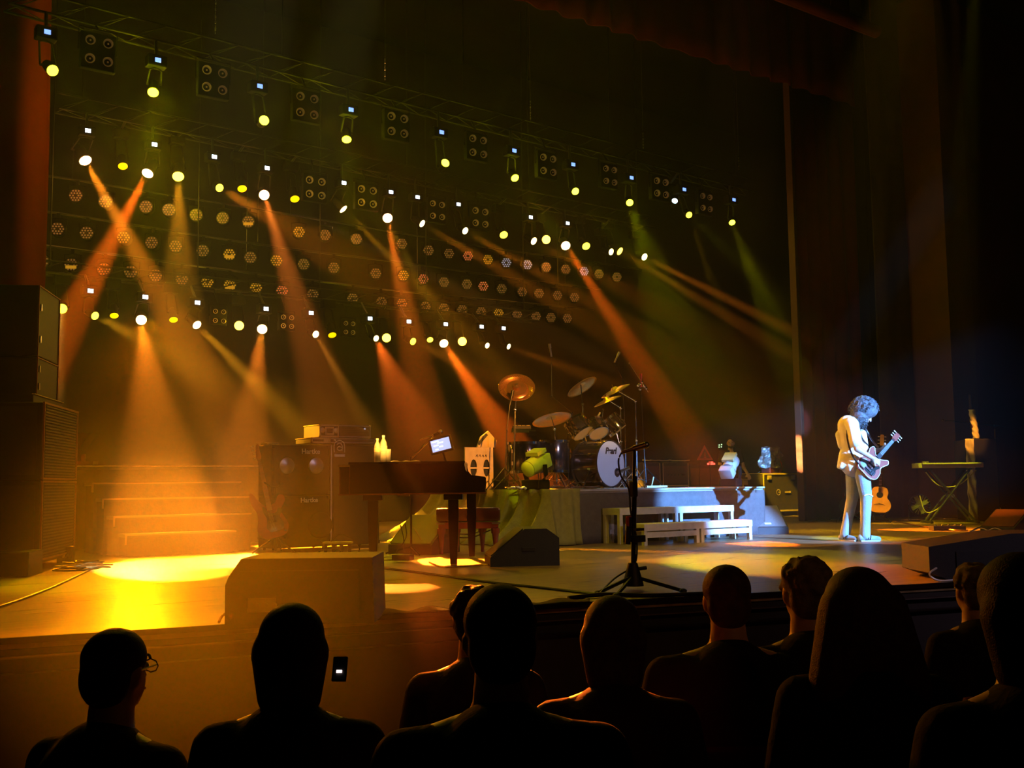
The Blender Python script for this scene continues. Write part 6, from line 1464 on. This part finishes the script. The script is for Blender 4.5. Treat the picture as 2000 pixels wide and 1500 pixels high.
# ---- audience, seen from behind
FLZ = -.9
def audience(label, ucen, vtop, wpx, hairm, kind, cloth, yaw=0.0, wide=1.0, seatlab=None, fz=None, scale=1.0, tiltx=0, lean=0.0):
    hw = .168*scale if kind != 'long' else .23*scale
    dep = hw*2100/wpx; top = PD(ucen, vtop, dep); s = scale
    hx = .0; hz_ = top.z-.125*s
    T = thing('person', label, 'person', (top.x, top.y, FLZ), rz=-YAW+yaw, group='seated audience seen from behind')
    zc = hz_-FLZ; hc = V(0, 0, zc); f_ = V(tiltx, 1, .05+lean); u_ = V(0, -lean, 1)
    sh = head_shapes(hc, f_, u_, s)
    zs = zc-.235*s; zp = zc-.76*s     # shoulder, hip heights
    sh += [('c', hc-V(0, .02, .06*s), .06*s, V(0, -.03, zs+.03), .072*s), ('c', V(-.13*s*wide, -.04, zs-.02), .075*s, V(.13*s*wide, -.04, zs-.02), .075*s)]
    sh += [('c', V(0, -.05, zs-.06), .15*s, V(0, -.06, zp+.1), .145*s), ('c', V(-.06, -.07, zp+.05), .13*s, V(.06, -.07, zp+.05), .13*s), ('c', V(0, -.03, zs+.05), .06*s, V(.14*s*wide, -.04, zs), .06*s), ('c', V(0, -.03, zs+.05), .06*s, V(-.14*s*wide, -.04, zs), .06*s)]
    kneez = max(zp-.02, .42); ft = .0
    for q in (-1, 1):
        e = V(q*.25*s*wide, -.02, zs-.3*s); w_ = V(q*.13*s, .26, zp+.16)
        sh += [('c', V(q*.18*s*wide, -.04, zs-.01), .062*s, e, .045*s), ('c', e, .043*s, w_, .028*s), ('c', V(q*.09, -.05, zp+.02), .085*s, V(q*.11, .4, kneez), .06*s), ('c', V(q*.11, .4, kneez), .055*s, V(q*.11, .4, .08), .04*s)]
        sh += hand_shapes(w_, V(-q*.15, .8, -.45), V(0, .4, 1), .4, -q, 1.0)
    part('body', blob('body', sh, .0125, 3), 'skin', T); face_parts(T, hc, f_, u_, s)
    cl = [('c', V(0, -.065, zs-.03), .15*s, V(0, -.07, zp+.06), .17*s), ('c', V(-.12*s*wide, -.04, zs-.03), .095*s, V(.12*s*wide, -.04, zs-.03), .095*s), ('c', V(-.04, -.05, zs-.08), .165*s, V(-.03, -.06, zp+.04), .155*s), ('c', V(.04, -.05, zs-.08), .165*s, V(.03, -.06, zp+.04), .155*s), ('c', V(0, -.035, zs+.035), .084*s, V(0, -.04, zs-.08), .12*s),
          ('c', V(0, -.03, zs+.015), .07*s, V(.16*s*wide, -.04, zs-.015), .075*s), ('c', V(0, -.03, zs+.015), .07*s, V(-.16*s*wide, -.04, zs-.015), .075*s)]
    for q in (-1, 1): cl += [('c', V(q*.185*s*wide, -.04, zs-.02), .078*s, V(q*.25*s*wide, -.02, zs-.28*s), .06*s), ('c', V(q*.25*s*wide, -.02, zs-.28*s), .058*s, V(q*.14*s, .22, zp+.16), .042*s)]
    part('top_garment', blob('garment', cl, .014, 4), cloth, T)
    tr = []
    for q in (-1, 1): tr += [('c', V(q*.09, -.05, zp+.02), .105*s, V(q*.11, .4, kneez), .078*s), ('c', V(q*.11, .4, kneez), .07*s, V(q*.11, .4, .12), .06*s)]
    part('trousers', blob('trousers', tr, .016, 3), 'darkcloth', T)
    for q in (-1, 1): part('shoe', blob('shoe', [('c', V(q*.11, .37, .045), .042, V(q*.11, .55, .036), .034)], .012, 2), 'black', T)
    r = f_.normalized().cross(V(0, 0, 1))
    if kind in ('short', 'curly', 'tuft'):
        hs = [('e', hc+V(0, -.018, .045)*s, (.085*s, .102*s, .085*s)), ('e', hc+V(0, -.055, -.01)*s, (.078*s, .06*s, .085*s))]
        rr = random.Random(int(ucen))
        if kind in ('curly', 'tuft'):
            for k in range(90):
                a = rr.uniform(0, 6.283); z = rr.uniform(-.3, 1); q = math.sqrt(max(0, 1-z*z)); d = V(q*math.cos(a), q*math.sin(a), z)
                if d.y > .6 and z < .4: continue
                hs.append(('e', hc+V(0, -.02, .04)*s+V(d.x*.082, d.y*.1, d.z*.085)*s, (rr.uniform(.01, .019),)*3))
    elif kind == 'bob':
        hs = [('e', hc+V(0, -.018, .042)*s, (.09*s, .105*s, .09*s)), ('c', hc+V(-.03, -.04, .0)*s, .075*s, hc+V(-.025, -.05, -.11)*s, .062*s), ('c', hc+V(.03, -.04, .0)*s, .075*s, hc+V(.025, -.05, -.11)*s, .062*s)]
    else:
        hs = [('e', hc+V(0, -.018, .035)*s, (.1*s, .11*s, .095*s))]
        for q in (-1, 0, 1): hs += [('c', hc+V(q*.04, -.05, .0)*s, .09*s, hc+V(q*.09, -.08, -.2)*s, .085*s), ('c', hc+V(q*.09, -.08, -.2)*s, .085*s, hc+V(q*.11, -.1, -.42)*s, .055*s)]
    part('hair', blob('hair', hs, .01, 2), hairm, T)
    # seat
    t = thing('theatre_seat', seatlab or ('dark red seat under the '+label.split(' in ')[0]), 'seat', (top.x, top.y, FLZ), rz=-YAW+yaw, group='theatre seats of the audience'); zz = zp-.12
    b = MB(); b.box((0, .08, zz-.05), (.48, .5, .1), bev=.03); part('cushion', b, 'seatcloth', t)
    b = MB(); b.box((0, -.27, zz+.2), (.48, .07, .5), rx=.08, bev=.03); part('backrest', b, 'seatcloth', t)
    for q in (-1, 1):
        b = MB(); b.box((q*.27, .05, zz+.14), (.05, .4, .04), bev=.01); part('armrest', b, 'darkwood', t); b = MB(); b.box((q*.27, .0, (zz+.12)/2), (.03, .3, zz+.12)); part('side_frame', b, 'black', t)
    return T, hc, f_, s
A1, hcA, fA, sA = audience('man with glasses at far left below the stage edge, head turned right', 232, 1228, 112, 'darkhair', 'short', 'browncloth', yaw=-.35, seatlab='theatre seat of the man with glasses at far left')
b = MB()
for q in (-1, 1): b.tube([hcA+V(q*.031+.026*math.cos(a*.785), .105, .006+.019*math.sin(a*.785)) for a in range(9)], .0022, 4); b.tube([hcA+V(q*.056, .1, .01), hcA+V(q*.08, .0, .012)], .0022, 4)
b.tube([hcA+V(-.006, .108, .01), hcA+V(.006, .108, .01)], .0022, 4); part('glasses', b, 'chrome', A1)
audience('person in front of the big stage-edge monitor, only a dim outline', 572, 1180, 118, 'darkhair', 'bob', 'darkcloth', yaw=.05, seatlab='theatre seat in front of the big stage-edge monitor')
audience('person with tousled hair half hidden by the large dark head near centre', 926, 1146, 86, 'darkhair', 'tuft', 'darkcloth', yaw=.1, seatlab='theatre seat of the half hidden tousled person')
audience('person with large round dark head and sloping shoulders near centre', 975, 1142, 142, 'darkhair', 'short', 'navycloth', yaw=.1, scale=1.02, wide=1.15, seatlab='theatre seat of the large round-headed person')
audience('person with smooth bobbed brown hair below the foreground microphone stand', 1194, 1165, 104, 'brownhair', 'bob', 'browncloth', yaw=.0, seatlab='theatre seat of the bobbed brown-haired person')
audience('man with short hair and lit left ear, bare neck and round shoulders', 1416, 1104, 92, 'brownhair', 'short', 'darkcloth', yaw=.0, wide=1.2, seatlab='theatre seat of the short-haired man with lit ear')
audience('person with curly hair glowing amber at left edge, second row', 1569, 1090, 90, 'greyblond', 'curly', 'darkcloth', yaw=.1, seatlab='theatre seat of the curly amber-lit person')
audience('person with long reddish hair and high rounded crown right of centre', 1672, 1108, 150, 'brownhair', 'long', 'navycloth', yaw=.0, seatlab='theatre seat of the long-haired person')
audience('person with short curly fair hair left of the rightmost head', 1896, 1102, 68, 'greyblond', 'curly', 'darkcloth', yaw=.15, seatlab='theatre seat of the fair curly person at right')
audience('person with large dark head cut off by the right edge', 1985, 1082, 150, 'darkhair', 'bob', 'darkcloth', yaw=.1, seatlab='theatre seat at the right edge of the picture')
# glowing phone
p = PD(663, 1305, 2.6); t = thing('mobile_phone', 'tiny glowing phone held low in the dark below the big monitor', 'phone', p, rot=(R(-30), 0, -YAW))
b = MB(); b.box((0, .006, 0), (.035, .008, .06), bev=.003); part('case', b, 'black', t); b = MB(); b.box((0, .0, -.008), (.013, .003, .006)); part('screen', b, M['screen2'] if 'screen2' in M else emis('phone_screen', (1, .75, .7), 2.5), t)

# ------------------------------------------------------------------ haze
def haze(name, lo, hi, dens, g, label):
    m_ = bpy.data.materials.new(name); m_.use_nodes = True; nt = m_.node_tree; nt.nodes.clear()
    o = _n(nt, 'ShaderNodeOutputMaterial'); s = _n(nt, 'ShaderNodeVolumeScatter'); s.inputs['Density'].default_value = dens; s.inputs['Anisotropy'].default_value = g
    s.inputs['Color'].default_value = (1, 1, 1, 1); nt.links.new(s.outputs[0], o.inputs['Volume'])
    b = MB(); b.box([(lo[i]+hi[i])/2 for i in range(3)], [hi[i]-lo[i] for i in range(3)])
    o = solo(name, b, m_, label, 'haze', kind='stuff'); return o
haze('stage_haze', (-3.5, 6.6, .015), (24, 20.9, 9.8), .0031, .4, 'thin smoky haze filling the air above the whole stage')

def glare_haze(name, c, rad, dens, g, label):  # soft haze ellipsoid added to imitate lens glare
    m_ = bpy.data.materials.new(name); m_.use_nodes = True; nt = m_.node_tree; nt.nodes.clear()
    o = _n(nt, 'ShaderNodeOutputMaterial'); s = _n(nt, 'ShaderNodeVolumeScatter'); s.inputs['Anisotropy'].default_value = g
    tc = _n(nt, 'ShaderNodeTexCoord'); ln = _n(nt, 'ShaderNodeVectorMath', operation='LENGTH'); nt.links.new(tc.outputs['Object'], ln.inputs[0])
    mr = _n(nt, 'ShaderNodeMapRange'); mr.interpolation_type = 'SMOOTHERSTEP'; mr.inputs[1].default_value = 0; mr.inputs[2].default_value = 1; mr.inputs[3].default_value = dens; mr.inputs[4].default_value = 0
    nt.links.new(ln.outputs['Value'], mr.inputs[0]); nt.links.new(mr.outputs[0], s.inputs['Density']); nt.links.new(s.outputs[0], o.inputs['Volume'])
    b = MB(); b.sph((0, 0, 0), 1, 24); o = solo(name, b, m_, label, 'haze', kind='stuff'); o.location = c; o.scale = rad; return o
glare_haze('glare_bank', (3.9, 11.4, .55), (3.2, 2.4, 1.4), .035, .5, 'added haze volume giving a glare glow over the bright pool at stage left')  # added volume, spreads the glare glow round the left pool
glare_haze('front_glare', (1.85, 5.15, .2), (1.3, 1.9, 1.3), .26, .4, 'added haze volume standing in for amber lens glare before the big stage-edge monitor')  # added volume in place of veiling lens glare

bpy.data.scenes.remove(_TS)
